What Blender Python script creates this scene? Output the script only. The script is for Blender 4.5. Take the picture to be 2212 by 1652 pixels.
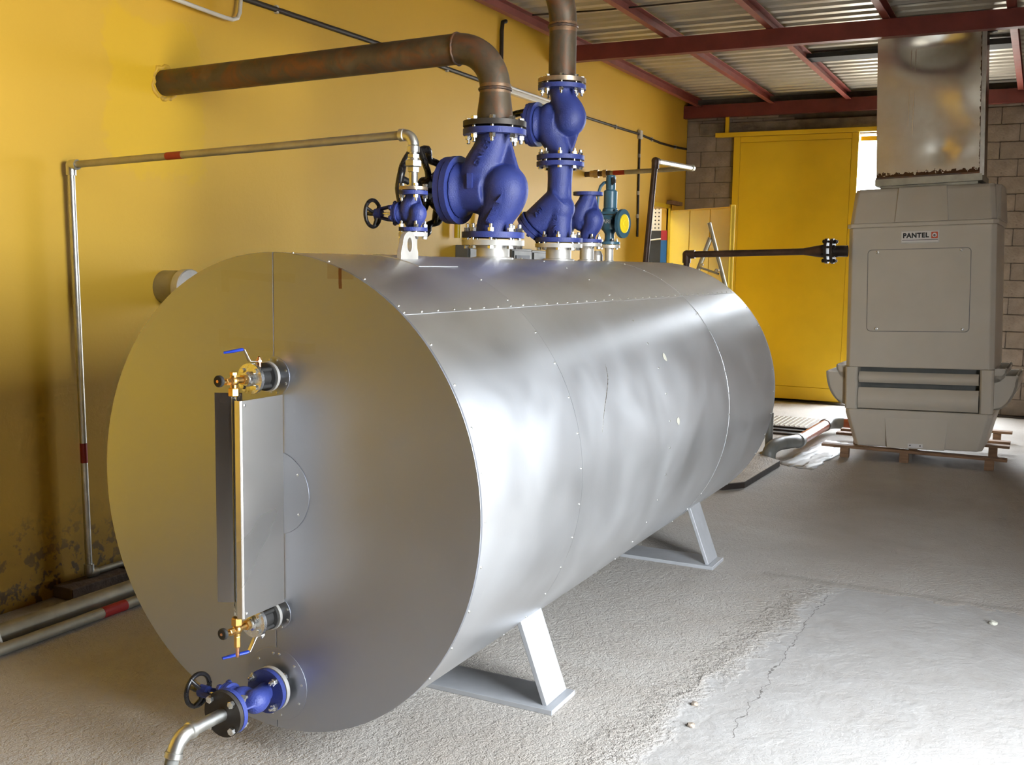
import bpy, bmesh, math, random
from mathutils import Vector, Matrix, Euler
random.seed(7)
for o in list(bpy.data.objects): bpy.data.objects.remove(o)
SC = bpy.context.scene
C = SC.collection
PI = math.pi
R = math.radians

# ------------------------------------------------------------------ camera
F_PX, YAW, PITCH, ROLL = 2255.24, -0.46605, 0.11297, 0.016216
CAM = Vector((2.23748, -2.70426, 1.69589))
cy, sy, cp, sp = math.cos(YAW), math.sin(YAW), math.cos(PITCH), math.sin(PITCH)
fwd = Vector((sy*cp, cy*cp, -sp)); right = Vector((cy, -sy, 0)); up = right.cross(fwd)
cr, sr = math.cos(ROLL), math.sin(ROLL)
r2 = right*cr + up*sr; u2 = -right*sr + up*cr
cam = bpy.data.cameras.new('camera'); camo = bpy.data.objects.new('camera', cam); C.objects.link(camo)
M = Matrix((r2, u2, -fwd)).transposed().to_4x4(); M.translation = CAM
camo.matrix_world = M
cam.sensor_fit = 'HORIZONTAL'; cam.sensor_width = 36.0; cam.lens = 36.0*F_PX/2212.0
cam.clip_start = 0.05; cam.clip_end = 200
SC.camera = camo

# ------------------------------------------------------------------ light, exposure
SKY = 18.5
world = bpy.data.worlds.new('world'); SC.world = world; world.use_nodes = True
bg = world.node_tree.nodes['Background']; bg.inputs[0].default_value = (0.87, 0.935, 1.0, 1); bg.inputs[1].default_value = SKY
sun = bpy.data.lights.new('sun', 'SUN'); sun.energy = 16.0; sun.angle = R(1.0); sun.color = (1, .95, .87)
suno = bpy.data.objects.new('sun', sun); C.objects.link(suno)
suno.rotation_euler = Vector((0.75, 0.35, -1.3)).to_track_quat('-Z', 'Y').to_euler(); suno.location = (-10, -5, 15)
RX, RY0, RY1, RZ1 = 3.7, -1.2, 1.05, 3.1          # big door opening of the right wall
DX0, DX1, DZ1, YF, XW = 0.10, 1.50, 3.36, 10.92, -2.08   # far doorway
def portal(name, loc, rot, sx, sz):
    l = bpy.data.lights.new(name, 'AREA'); l.shape = 'RECTANGLE'; l.size = sx; l.size_y = sz
    l.cycles.is_portal = True
    o = bpy.data.objects.new(name, l); C.objects.link(o); o.location = loc; o.rotation_euler = rot
portal('sky_portal', (RX-.02, (RY0+RY1)/2, RZ1/2), (0, PI/2, 0), RZ1, RY1-RY0)
portal('sky_portal', ((DX0+DX1)/2, YF-.02, DZ1/2), (-PI/2, 0, 0), DX1-DX0, DZ1)
SC.cycles.max_bounces = 6; SC.cycles.transmission_bounces = 5; SC.cycles.adaptive_threshold = .06; SC.cycles.adaptive_min_samples = 20; SC.cycles.caustics_reflective = False; SC.cycles.caustics_refractive = False
SC.view_settings.view_transform = 'Standard'; SC.view_settings.look = 'None'
SC.view_settings.gamma = 1.0; SC.view_settings.use_curve_mapping = False
SC.view_settings.exposure = 0.76

# ------------------------------------------------------------------ materials
def nmat(name):
    m = bpy.data.materials.new(name); m.use_nodes = True
    nt = m.node_tree; return m, nt, nt.nodes['Principled BSDF']
def N(nt, t, **kw):
    n = nt.nodes.new(t)
    for k, v in kw.items():
        if k.startswith('_'): setattr(n, k[1:], v)
        else: n.inputs[k.replace('__', ' ')].default_value = v
    return n
def ramp(nt, fac, a, b, ca=(0,0,0,1), cb=(1,1,1,1)):
    r = nt.nodes.new('ShaderNodeValToRGB'); nt.links.new(fac, r.inputs[0])
    e = r.color_ramp.elements; e[0].position = a; e[1].position = b; e[0].color = ca; e[1].color = cb
    return r.outputs[0]
def mix(nt, fac, a, b, mode='MIX'):
    m = nt.nodes.new('ShaderNodeMix'); m.data_type = 'RGBA'; m.blend_type = mode
    for s, v in ((m.inputs[0], fac), (m.inputs[6], a), (m.inputs[7], b)):
        if hasattr(v, 'is_linked'): nt.links.new(v, s)
        else: s.default_value = v if not isinstance(v, tuple) else (v if len(v) == 4 else v+(1,))
    return m.outputs[2]
def math_(nt, op, a, b=None, c=None, clamp=False):
    m = nt.nodes.new('ShaderNodeMath'); m.operation = op; m.use_clamp = clamp
    for i, v in enumerate((a, b, c)):
        if v is None: continue
        if hasattr(v, 'is_linked'): nt.links.new(v, m.inputs[i])
        else: m.inputs[i].default_value = v
    return m.outputs[0]
def coords(nt, kind='Object', scale=None):
    tc = nt.nodes.new('ShaderNodeTexCoord'); o = tc.outputs[kind]
    if scale:
        mp = nt.nodes.new('ShaderNodeMapping'); mp.inputs['Scale'].default_value = scale
        nt.links.new(o, mp.inputs[0]); o = mp.outputs[0]
    return o
def noise(nt, co, scale, detail=4, rough=.55, dist=0):
    n = N(nt, 'ShaderNodeTexNoise', Scale=scale, Detail=min(detail, 3.0), Roughness=rough, Distortion=dist)
    nt.links.new(co, n.inputs['Vector']); return n.outputs[0]
def bump(nt, p, h, strength, dist=.01):
    b = N(nt, 'ShaderNodeBump', Strength=strength, Distance=dist); nt.links.new(h, b.inputs['Height'])
    nt.links.new(b.outputs[0], p.inputs['Normal'])
def simple(name, col, rough=.5, metal=0, var=.12, scale=6, bstr=0, bscale=60, rvar=.08, dirt=None, dirt_amt=.0, coord='Object', stretch=None):
    m, nt, p = nmat(name); co = coords(nt, coord, stretch)
    n = noise(nt, co, scale)
    d = tuple(c*(1-var) for c in col); l = tuple(min(1, c*(1+var)) for c in col)
    c = ramp(nt, n, .3, .7, d+(1,), l+(1,))
    if dirt:
        n2 = noise(nt, co, scale*.45+1.3, 6, .65)
        c = mix(nt, ramp(nt, n2, .62-dirt_amt, .72), c, dirt)
    nt.links.new(c, p.inputs['Base Color'])
    n3 = noise(nt, co, scale*2.2)
    r = N(nt, 'ShaderNodeMapRange'); nt.links.new(n3, r.inputs[0])
    r.inputs[3].default_value = max(.02, rough-rvar); r.inputs[4].default_value = min(1, rough+rvar)
    nt.links.new(r.outputs[0], p.inputs['Roughness'])
    p.inputs['Metallic'].default_value = metal
    if bstr >= .15: bump(nt, p, noise(nt, co, bscale, 3), bstr)
    return m
MT = {}
MT['blue'] = simple('blue_cast_paint', (.030, .046, .21), .5, 0, .14, 9, .25, 160, .08)
MT['blue_dark'] = simple('dark_blue_paint', (.018, .03, .15), .42, 0, .12, 9)
MT['teal'] = simple('teal_valve_paint', (.040, .105, .15), .33, 0, .12, 12, .1, 120)
MT['black'] = simple('black_gloss_paint', (.012, .011, .012), .28, 0, .2, 10)
MT['blackmatt'] = simple('black_matt', (.02, .019, .018), .6, 0, .2, 10)
MT['zinc'] = simple('zinc_plated_bolt', (.72, .72, .70), .27, 1, .1, 30)
MT['galv'] = simple('galvanised_pipe', (.60, .60, .57), .36, 1, .14, 14, .08, 90)
MT['galvdull'] = simple('dull_galvanised_pipe', (.40, .38, .31), .5, .75, .16, 9, .1, 70)
MT['steelwhite'] = simple('silver_primer', (.62, .60, .56), .42, .55, .1, 14, .05, 90)
MT['silver'] = simple('silver_painted_steel', (.42, .43, .45), .45, .35, .08, 8, .08, 90)
MT['brass'] = simple('brass', (.66, .40, .13), .32, 1, .12, 20)
MT['copper'] = simple('copper', (.75, .38, .22), .3, 1, .1, 20)
MT['glass'], nt, p = nmat('gauge_glass')
p.inputs['Transmission Weight'].default_value = 1; p.inputs['Roughness'].default_value = .02; p.inputs['Base Color'].default_value = (.93, .97, .95, 1)
MT['bluehandle'] = simple('blue_vinyl', (.02, .055, .45), .3, 0, .08, 10)
MT['red'] = simple('red_oxide_beam', (.175, .032, .026), .5, 0, .18, 5, .1, 40, .1)
MT['redlight'] = simple('red_oxide_purlin', (.27, .065, .05), .5, 0, .16, 4, .1, 40, .1)
MT['redband'] = simple('red_band_paint', (.36, .022, .02), .4, 0, .12, 10)
MT['white'] = simple('white_enamel', (.78, .74, .66), .4, 0, .05, 4)
MT['whitetag'] = simple('white_label', (.82, .80, .78), .4, 0, .03, 4)
MT['ink'] = simple('black_ink', (.015, .015, .016), .5, 0, .05, 8)
MT['orange_ink'] = simple('orange_ink', (.75, .12, .05), .5, 0, .05, 8)
MT['yellowcap'] = simple('yellow_plastic', (.85, .62, .02), .38, 0, .06, 10)
MT['yellowdoor'] = simple('yellow_door_paint', (.82, .54, .02), .4, 0, .07, 1.6, .04, 300, .06)
MT['yellowpipe'] = simple('yellow_gas_pipe', (.68, .48, .012), .35, 0, .08, 8)
MT['wood'] = simple('pallet_wood', (.27, .155, .085), .75, 0, .3, 3, .3, 60, .06, stretch=(2, 14, 14))
MT['grp'] = simple('beige_grp', (.62, .57, .485), .5, 0, .05, 2.2, .05, 150)
MT['pvcgrey'] = simple('grey_pvc', (.19, .19, .175), .45, 0, .12, 8)
MT['pvcorange'] = simple('orange_pvc', (.40, .105, .04), .3, 0, .14, 8)
MT['darksteel'] = simple('dark_steel', (.045, .035, .03), .5, .6, .25, 10, .1, 80)
MT['iron'] = simple('brown_iron_pipe', (.085, .05, .035), .5, .35, .25, 10, .1, 80)
MT['cable'] = simple('black_cable', (.025, .016, .012), .5, 0, .2, 20)
MT['clip'] = simple('pale_clip', (.6, .56, .48), .5, 0, .1, 10)
MT['boxgrey'] = simple('grey_enclosure', (.17, .17, .155), .5, 0, .08, 6)
MT['screen'] = simple('dark_screen', (.02, .025, .05), .55, 0, .1, 6)
MT['redpanel'] = simple('red_panel', (.55, .03, .04), .4, 0, .05, 4)
MT['bluepanel'] = simple('blue_panel', (.02, .16, .42), .4, 0, .05, 4)
MT['stone'] = simple('loose_stone', (.30, .25, .20), .9, 0, .25, 30, .5, 60)
MT['paper'] = simple('pale_scrap', (.40, .39, .33), .8, 0, .1, 30)
MT['plastic'] = simple('pale_plastic_sheet', (.50, .50, .50), .5, 0, .12, 6, .2, 14)
MT['flangebare'] = simple('bare_steel_flange', (.42, .33, .24), .38, .85, .22, 16, .05, 90)
MT['flangedark'] = simple('dark_oxide_flange', (.05, .043, .037), .5, .5, .25, 14, .1, 90)
MT['soil'] = simple('outdoor_ground', (.46, .42, .36), .9, 0, .12, .8)
MT['oldblock'] = simple('old_masonry', (.16, .115, .085), .9, 0, .3, 8, .5, 40)
MT['plaster'] = simple('pale_plaster', (.70, .68, .60), .8, 0, .06, 2)
MT['liner'] = simple('dark_liner', (.03, .03, .03), .8, 0, .1, 8)

def rusty(name, base, rust, pale, metal=.25):
    m, nt, p = nmat(name); co = coords(nt)
    n1 = noise(nt, co, 5, 7, .75, 1.2); n2 = noise(nt, co, 22, 6, .7); n3 = noise(nt, co, 3.2, 6, .65, .6)
    c = ramp(nt, n2, .3, .7, base+(1,), tuple(x*1.5 for x in base)+(1,))
    c = mix(nt, ramp(nt, n1, .47, .66), c, rust)
    c = mix(nt, ramp(nt, n3, .52, .78, (0,0,0,1), (.75,.75,.75,1)), c, pale)
    nt.links.new(c, p.inputs['Base Color']); p.inputs['Metallic'].default_value = metal
    nt.links.new(ramp(nt, n2, .2, .8, (.36,)*3+(1,), (.62,)*3+(1,)), p.inputs['Roughness'])
    bump(nt, p, n2, .12); return m
MT['rust'] = rusty('rusty_black_pipe', (.072, .054, .036), (.17, .068, .028), (.22, .18, .115))
MT['heat'] = rusty('heat_tinted_steel', (.16, .10, .06), (.26, .12, .05), (.30, .22, .14), .5)
MT['weld'] = rusty('weld_bead', (.07, .05, .04), (.20, .09, .04), (.10, .08, .06), .5)

def alu(name, base=(.66, .675, .69), rough=.36, streak=(1, 1, 1), amp=.08, stains=False, aniso=0.0, tangent='Y', arot=.25, scr=.45):
    m, nt, p = nmat(name); co = coords(nt); cs = coords(nt, 'Object', streak)
    n1 = noise(nt, co, 1.7, 5, .6, .4); n2 = noise(nt, cs, 30, 3, .6); n3 = noise(nt, co, 5, 6, .7)
    c = ramp(nt, n1, .3, .72, tuple(x*(1-amp) for x in base)+(1,), tuple(min(1, x*(1+amp*.5)) for x in base)+(1,))
    sc = ramp(nt, n2, .62, .78)                               # fine pale scratches
    c = mix(nt, math_(nt, 'MULTIPLY', sc, scr), c, (.85, .85, .83))
    if stains:                                                # tape marks left on the sheet, and one rust run
        sx = nt.nodes.new('ShaderNodeSeparateXYZ'); nt.links.new(co, sx.inputs[0])
        X, Y, Z = sx.outputs
        w = math_(nt, 'MULTIPLY_ADD', n3, .035, -.017)
        def band(x0, x1, z0, z1, slope):
            zz = math_(nt, 'ADD', math_(nt, 'MULTIPLY_ADD', X, -slope, Z), w)
            a = math_(nt, 'MULTIPLY', math_(nt, 'GREATER_THAN', X, x0), math_(nt, 'LESS_THAN', X, x1))
            b = math_(nt, 'MULTIPLY', math_(nt, 'GREATER_THAN', zz, z0), math_(nt, 'LESS_THAN', zz, z1))
            return math_(nt, 'MULTIPLY', a, b)
        t = math_(nt, 'ADD', band(-.235, .17, .485, .52, .0), band(-.235, -.19, .50, .545, 0), clamp=True)
        t = math_(nt, 'ADD', t, band(-.22, .09, .715, .74, -.02), clamp=True)
        t = math_(nt, 'ADD', t, band(-.22, -.185, .675, .74, 0), clamp=True)
        c = mix(nt, math_(nt, 'MULTIPLY', t, math_(nt, 'MULTIPLY_ADD', n3, .45, .0)), c, (.36, .35, .27))
        rx = math_(nt, 'ABSOLUTE', math_(nt, 'ADD', math_(nt, 'SUBTRACT', X, .268), math_(nt, 'MULTIPLY', w, .35)))
        rz = math_(nt, 'MULTIPLY', math_(nt, 'GREATER_THAN', Z, .695), math_(nt, 'LESS_THAN', Z, .76))
        rr = math_(nt, 'MULTIPLY', math_(nt, 'LESS_THAN', rx, .006), rz)
        rh = math_(nt, 'MULTIPLY', math_(nt, 'LESS_THAN', rx, .05), math_(nt, 'GREATER_THAN', Z, .725))
        c = mix(nt, math_(nt, 'MULTIPLY', rh, math_(nt, 'MULTIPLY', n3, .55)), c, (.28, .19, .06))
        c = mix(nt, math_(nt, 'MULTIPLY', rr, .8), c, (.16, .05, .02))
    nt.links.new(c, p.inputs['Base Color']); p.inputs['Metallic'].default_value = 1
    nt.links.new(ramp(nt, n1, .25, .75, (rough-.05,)*3+(1,), (rough+.07,)*3+(1,)), p.inputs['Roughness'])
    if aniso:
        tg = nt.nodes.new('ShaderNodeTangent'); tg.direction_type = 'RADIAL'; tg.axis = tangent
        nt.links.new(tg.outputs[0], p.inputs['Tangent']); p.inputs['Anisotropic'].default_value = aniso; p.inputs['Anisotropic Rotation'].default_value = arot
    if scr: bump(nt, p, n2, .05, .002)
    return m
MT['shell'] = alu('aluminium_cladding', (.73, .75, .78), .375, (.35, 8, .35), aniso=.54)
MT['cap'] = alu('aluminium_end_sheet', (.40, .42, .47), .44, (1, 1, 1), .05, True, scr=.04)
MT['stainless'] = alu('brushed_stainless', (.72, .69, .64), .30, (40, 40, .6), .05, scr=0.0)
MT['stainless_shaded'] = alu('shaded_stainless', (.36, .34, .325), .24, (40, 40, .6), .05, scr=0.0)  # darker copy of the guard stainless, shade put into its colour

def duct_mat():
    m, nt, p = nmat('dented_duct_steel'); co = coords(nt)
    n1 = noise(nt, co, 1.6, 2, .5, .5); n2 = noise(nt, co, 9, 6, .65); n3 = noise(nt, co, 26, 4, .6)
    c = ramp(nt, n2, .3, .75, (.74, .70, .61, 1), (.84, .81, .73, 1))
    sx = nt.nodes.new('ShaderNodeSeparateXYZ'); nt.links.new(co, sx.inputs[0])
    zz = math_(nt, 'ADD', sx.outputs[2], math_(nt, 'MULTIPLY_ADD', n3, .12, -.07))
    edge = math_(nt, 'MULTIPLY', math_(nt, 'LESS_THAN', zz, .03), 1.0)
    xr = math_(nt, 'SUBTRACT', .43, sx.outputs[0])
    xx = math_(nt, 'ADD', xr, math_(nt, 'MULTIPLY_ADD', n3, .05, -.03))
    edge = math_(nt, 'ADD', edge, math_(nt, 'LESS_THAN', xx, .012), clamp=True)
    c = mix(nt, edge, c, (.09, .04, .015))
    top = ramp(nt, math_(nt, 'ADD', sx.outputs[2], math_(nt, 'MULTIPLY', n1, .25)), 1.03, 1.08)
    c = mix(nt, math_(nt, 'MULTIPLY', top, .35), c, (.12, .09, .06))          # browner and darker towards the top
    nt.links.new(c, p.inputs['Base Color'])
    nt.links.new(math_(nt, 'SUBTRACT', .88, math_(nt, 'MULTIPLY', edge, .7)), p.inputs['Metallic'])
    p.inputs['Roughness'].default_value = .27
    return m
MT['ductmetal'] = duct_mat()

def wall_mat():
    m, nt, p = nmat('yellow_wall_paint'); co = coords(nt, 'Object')
    n1 = noise(nt, co, .8, 4, .5); n2 = noise(nt, co, 4, 6, .65, .4); n3 = noise(nt, co, 18, 5, .6); n4 = noise(nt, co, 120, 3, .5)
    c = ramp(nt, n1, .25, .75, (.73, .43, .036, 1), (.80, .475, .044, 1))
    sx = nt.nodes.new('ShaderNodeSeparateXYZ'); nt.links.new(co, sx.inputs[0]); X, Y, Z = sx.outputs
    # fresher paint patch round the big pipe, with its own ragged edge
    w = math_(nt, 'MULTIPLY_ADD', n2, .30, -.15)
    dy = math_(nt, 'ABSOLUTE', math_(nt, 'ADD', math_(nt, 'SUBTRACT', Y, 1.58), w))
    dz = math_(nt, 'ABSOLUTE', math_(nt, 'ADD', math_(nt, 'SUBTRACT', Z, 2.55), w))
    d = math_(nt, 'MAXIMUM', math_(nt, 'DIVIDE', dy, .34), math_(nt, 'DIVIDE', dz, .43))
    patch = ramp(nt, math_(nt, 'ADD', d, math_(nt, 'MULTIPLY_ADD', n3, .3, -.15)), .9, 1.06, (1,1,1,1), (0,0,0,1))
    c = mix(nt, math_(nt, 'MULTIPLY', patch, .85), c, (.78, .47, .018))
    # damp staining and flaking low on the wall
    low = ramp(nt, math_(nt, 'ADD', Z, math_(nt, 'MULTIPLY', n2, .5)), .38, .72, (1,1,1,1), (0,0,0,1))
    fl = math_(nt, 'MULTIPLY', low, ramp(nt, n3, .53, .60))
    c = mix(nt, math_(nt, 'MULTIPLY', low, .45), c, (.20, .11, .022))
    c = mix(nt, math_(nt, 'MULTIPLY', fl, .8), c, (.10, .075, .055))
    # grime just under the roof
    hi = ramp(nt, math_(nt, 'ADD', Z, math_(nt, 'MULTIPLY', n3, .22)), 3.78, 3.82)
    c = mix(nt, math_(nt, 'MULTIPLY', hi, .65), c, (.20, .15, .09))
    nt.links.new(c, p.inputs['Base Color']); p.inputs['Roughness'].default_value = .55
    h = math_(nt, 'ADD', math_(nt, 'MULTIPLY', n4, .25), math_(nt, 'ADD', n3, math_(nt, 'MULTIPLY', patch, .5)))
    bump(nt, p, h, .16, .006); return m
MT['wall'] = wall_mat()

def floor_mat():
    m, nt, p = nmat('worn_concrete_floor'); co = coords(nt, 'Object')
    n1 = noise(nt, co, .7, 5, .6, .5); n2 = noise(nt, co, 5, 7, .7, .3); n3 = noise(nt, co, 40, 5, .7); n4 = noise(nt, co, 130, 4, .65)
    sx = nt.nodes.new('ShaderNodeSeparateXYZ'); nt.links.new(co, sx.inputs[0]); X, Y, Z = sx.outputs
    c = ramp(nt, n1, .3, .7, (.40, .36, .315, 1), (.52, .49, .45, 1))
    c = mix(nt, math_(nt, 'MULTIPLY', ramp(nt, n2, .4, .75), .35), c, (.38, .32, .26))
    c = mix(nt, math_(nt, 'MULTIPLY', ramp(nt, n4, .60, .70), .28), c, (.15, .13, .11))      # dark pits
    c = mix(nt, math_(nt, 'MULTIPLY', ramp(nt, n3, .62, .74), .30), c, (.55, .53, .50))      # pale grains
    # rough screed on the left of a ragged edge, smooth slab on the right
    w = math_(nt, 'MULTIPLY_ADD', n2, .36, -.18)
    ex = math_(nt, 'ADD', math_(nt, 'SUBTRACT', X, math_(nt, 'MULTIPLY_ADD', Y, .12, .93)), w)
    front = math_(nt, 'LESS_THAN', math_(nt, 'ADD', Y, w), 2.95)
    smooth_ = math_(nt, 'MULTIPLY', ramp(nt, ex, -.05, .10), front)
    c = mix(nt, math_(nt, 'MULTIPLY', smooth_, .68), c, ramp(nt, n2, .3, .75, (.335, .32, .305, 1), (.42, .42, .42, 1)))
    rid = math_(nt, 'MULTIPLY', ramp(nt, math_(nt, 'ABSOLUTE', ex), .0, .12, (1,1,1,1), (0,0,0,1)), math_(nt, 'LESS_THAN', Y, 2.95))
    pits = math_(nt, 'MULTIPLY', rid, ramp(nt, n3, .48, .62))
    c = mix(nt, math_(nt, 'MULTIPLY', pits, .5), c, (.17, .15, .13))
    # joint line across the floor
    ln = math_(nt, 'ABSOLUTE', math_(nt, 'ADD', math_(nt, 'SUBTRACT', Y, 3.02), math_(nt, 'MULTIPLY', w, .35)))
    jl = math_(nt, 'MULTIPLY', ramp(nt, ln, .005, .05, (1,1,1,1), (0,0,0,1)), math_(nt, 'GREATER_THAN', X, .95))
    c = mix(nt, math_(nt, 'MULTIPLY', jl, .35), c, (.22, .19, .16))
    # hairline crack
    nc = noise(nt, co, 7, 5, .7)
    cd = math_(nt, 'ABSOLUTE', math_(nt, 'ADD', math_(nt, 'SUBTRACT', X, 1.335), math_(nt, 'MULTIPLY_ADD', nc, .13, -.065)))
    ck = math_(nt, 'MULTIPLY', math_(nt, 'LESS_THAN', cd, .0022), math_(nt, 'MULTIPLY', math_(nt, 'GREATER_THAN', Y, .9), math_(nt, 'LESS_THAN', Y, 2.8)))
    c = mix(nt, math_(nt, 'MULTIPLY', ck, .75), c, (.09, .08, .07))
    # floor toned darker brown towards the back, shade painted in, blue paint smears
    br = math_(nt, 'MULTIPLY', ramp(nt, math_(nt, 'ADD', Y, math_(nt, 'MULTIPLY', n1, 1.5)), 3.2, 5.2), .55)
    c = mix(nt, br, c, (.33, .25, .18))
    vs = coords(nt, 'Object', (3, 14, 1)); nb = noise(nt, vs, 2.1, 4, .6)
    bl = math_(nt, 'MULTIPLY', ramp(nt, nb, .69, .74), math_(nt, 'MULTIPLY', math_(nt, 'GREATER_THAN', X, .7), math_(nt, 'GREATER_THAN', Y, 4.6)))
    c = mix(nt, math_(nt, 'MULTIPLY', bl, .5), c, (.13, .15, .20))
    nt.links.new(c, p.inputs['Base Color'])
    p.inputs['Roughness'].default_value = .78
    rough_h = math_(nt, 'ADD', math_(nt, 'MULTIPLY', n3, 1.0), math_(nt, 'MULTIPLY', n4, .5))
    amt = math_(nt, 'MULTIPLY_ADD', smooth_, -.75, 1.0)
    h = math_(nt, 'ADD', math_(nt, 'MULTIPLY', rough_h, amt), math_(nt, 'MULTIPLY', n2, .8))
    h = math_(nt, 'SUBTRACT', h, math_(nt, 'MULTIPLY', ck, .8))
    h = math_(nt, 'ADD', h, math_(nt, 'MULTIPLY', rid, n3))
    bump(nt, p, h, .8, .014); return m
MT['floor'] = floor_mat()
MT['block'] = simple('concrete_block', (.30, .25, .21), .9, 0, .2, 5, .6, 45, .05, dirt=(.13, .105, .09), dirt_amt=.02, coord='Object')
MT['mortar'] = simple('dark_mortar', (.14, .115, .095), .9, 0, .2, 9, .4, 60)
MT['lintel'] = simple('rough_concrete', (.20, .165, .13), .9, 0, .3, 7, .7, 30)
MT['roof'] = simple('corrugated_galvanised', (.58, .55, .47), .42, .6, .12, 1.8, .04, 40, .1)
MT['checker'] = simple('chequer_plate', (.26, .225, .19), .55, .5, .2, 8, .5, 70)

# ------------------------------------------------------------------ mesh helpers
class MB:
    """collects vertices and faces, then links them as ONE mesh object"""
    def __init__(s): s.v = []; s.f = []; s.sm = []; s.mi = []
    def add(s, v, f, T=None, smooth=False, mi=0):
        b = len(s.v)
        s.v += [tuple(T @ Vector(p)) if T else tuple(p) for p in v]
        for q in f: s.f.append(tuple(i+b for i in q)); s.sm.append(smooth); s.mi.append(mi)
        return s
    def box(s, a, b, T=None, mi=0):
        x0, y0, z0 = a; x1, y1, z1 = b
        v = [(x0,y0,z0),(x1,y0,z0),(x1,y1,z0),(x0,y1,z0),(x0,y0,z1),(x1,y0,z1),(x1,y1,z1),(x0,y1,z1)]
        return s.add(v, [(0,3,2,1),(4,5,6,7),(0,1,5,4),(1,2,6,5),(2,3,7,6),(3,0,4,7)], T, False, mi)
    def bbox(s, a, b, bev, T=None, mi=0):
        bm = bmesh.new(); bmesh.ops.create_cube(bm, size=1)
        sc = [b[i]-a[i] for i in range(3)]; c = [(a[i]+b[i])/2 for i in range(3)]
        for v in bm.verts: v.co = Vector((v.co.x*sc[0]+c[0], v.co.y*sc[1]+c[1], v.co.z*sc[2]+c[2]))
        bmesh.ops.bevel(bm, geom=bm.edges[:], offset=bev, segments=2, affect='EDGES')
        bm.verts.index_update()
        s.add([v.co.copy() for v in bm.verts], [[v.index for v in f.verts] for f in bm.faces], T, False, mi); bm.free(); return s
    def lathe(s, prof, o=(0,0,0), d=(0,0,1), n=32, smooth=True, ratio=None, mi=0, cap=True):
        """prof: list of (r, h) along axis d from o; every ring is doubled so that profile corners stay sharp"""
        q = Vector(d).normalized().to_track_quat('Z', 'Y').to_matrix().to_4x4(); T = Matrix.Translation(Vector(o)) @ q
        for i in range(len(prof)-1):
            (r0, h0), (r1, h1) = prof[i], prof[i+1]
            if abs(r0-r1) < 1e-9 and abs(h0-h1) < 1e-9: continue
            v = []; f = []
            for k in range(n):
                a = 2*PI*k/n; v.append((r0*math.cos(a), r0*math.sin(a), h0)); v.append((r1*math.cos(a), r1*math.sin(a), h1))
            for k in range(n):
                j = (k+1) % n; f.append((2*k, 2*j, 2*j+1, 2*k+1))
            s.add(v, f, T, smooth and abs(h1-h0) > 1e-9, mi)
        if cap:
            for (r, h), fl in ((prof[0], True), (prof[-1], False)):
                if r > 1e-6:
                    v = [(r*math.cos(2*PI*k/n), r*math.sin(2*PI*k/n), h) for k in range(n)]
                    f = list(range(n)); s.add(v, [f[::-1] if fl else f], T, False, mi)
        return s
    def cyl(s, a, b, r, n=24, r1=None, mi=0):
        a, b = Vector(a), Vector(b); return s.lathe([(r, 0), (r if r1 is None else r1, (b-a).length)], a, b-a, n, mi=mi)
    def hexa(s, a, b, r, mi=0):
        a, b = Vector(a), Vector(b); return s.lathe([(r*.9, 0), (r, .1*(b-a).length), (r, .9*(b-a).length), (r*.9, (b-a).length)], a, b-a, 6, False, mi=mi)
    def sphere(s, c, r, n=16, m=10, sc=(1,1,1), mi=0):
        v = []; f = []
        for i in range(m+1):
            t = PI*i/m
            for k in range(n):
                a = 2*PI*k/n; v.append((c[0]+sc[0]*r*math.sin(t)*math.cos(a), c[1]+sc[1]*r*math.sin(t)*math.sin(a), c[2]+sc[2]*r*math.cos(t)))
        for i in range(m):
            for k in range(n):
                j = (k+1) % n; f.append((i*n+k, (i+1)*n+k, (i+1)*n+j, i*n+j))
        return s.add(v, f, None, True, mi)
    def tube(s, pts, rad, n=16, cap=True, closed=False, flat=1.0, mi=0, upv=(0,0,1)):
        pts = [Vector(p) for p in pts]; L = len(pts)
        rad = rad if isinstance(rad, (list, tuple)) else [rad]*L
        tg = []
        for i in range(L):
            a = pts[(i-1) % L] if (closed or i) else pts[i]; b = pts[(i+1) % L] if (closed or i < L-1) else pts[i]
            tg.append((b-a).normalized())
        u = Vector(upv)
        if abs(u.dot(tg[0])) > .95: u = Vector((1,0,0)) if abs(tg[0].x) < .9 else Vector((0,1,0))
        u = (u - tg[0]*u.dot(tg[0])).normalized(); v = []; f = []
        for i in range(L):
            u = (u - tg[i]*u.dot(tg[i])).normalized(); w = tg[i].cross(u)
            for k in range(n):
                a = 2*PI*k/n; v.append(pts[i] + (u*math.cos(a)*flat + w*math.sin(a))*rad[i])
        for i in range(L if closed else L-1):
            for k in range(n):
                j = (k+1) % n; i2 = (i+1) % L; f.append((i*n+k, i*n+j, i2*n+j, i2*n+k))
        s.add(v, f, None, True, mi)
        if cap and not closed:
            s.add(v[:n], [tuple(range(n))[::-1]], None, False, mi); s.add(v[-n:], [tuple(range(n))], None, False, mi)
        return s
    def spl(s, pts, rad, n=24, sub=5):
        pts = [Vector(p) for p in pts]; P = []; Q = []; L = len(pts)
        for i in range(L-1):
            p0, p1, p2, p3 = pts[max(i-1, 0)], pts[i], pts[i+1], pts[min(i+2, L-1)]; r0, r1, r2, r3 = rad[max(i-1, 0)], rad[i], rad[i+1], rad[min(i+2, L-1)]
            for k in range(sub):
                t = k/sub; c = lambda a, b, d, e: .5*((2*b)+(d-a)*t+(2*a-5*b+4*d-e)*t*t+(3*b-a-3*d+e)*t*t*t)
                P.append(c(p0, p1, p2, p3)); Q.append(c(r0, r1, r2, r3))
        return s.tube(P+[pts[-1]], Q+[rad[-1]], n)
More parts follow.
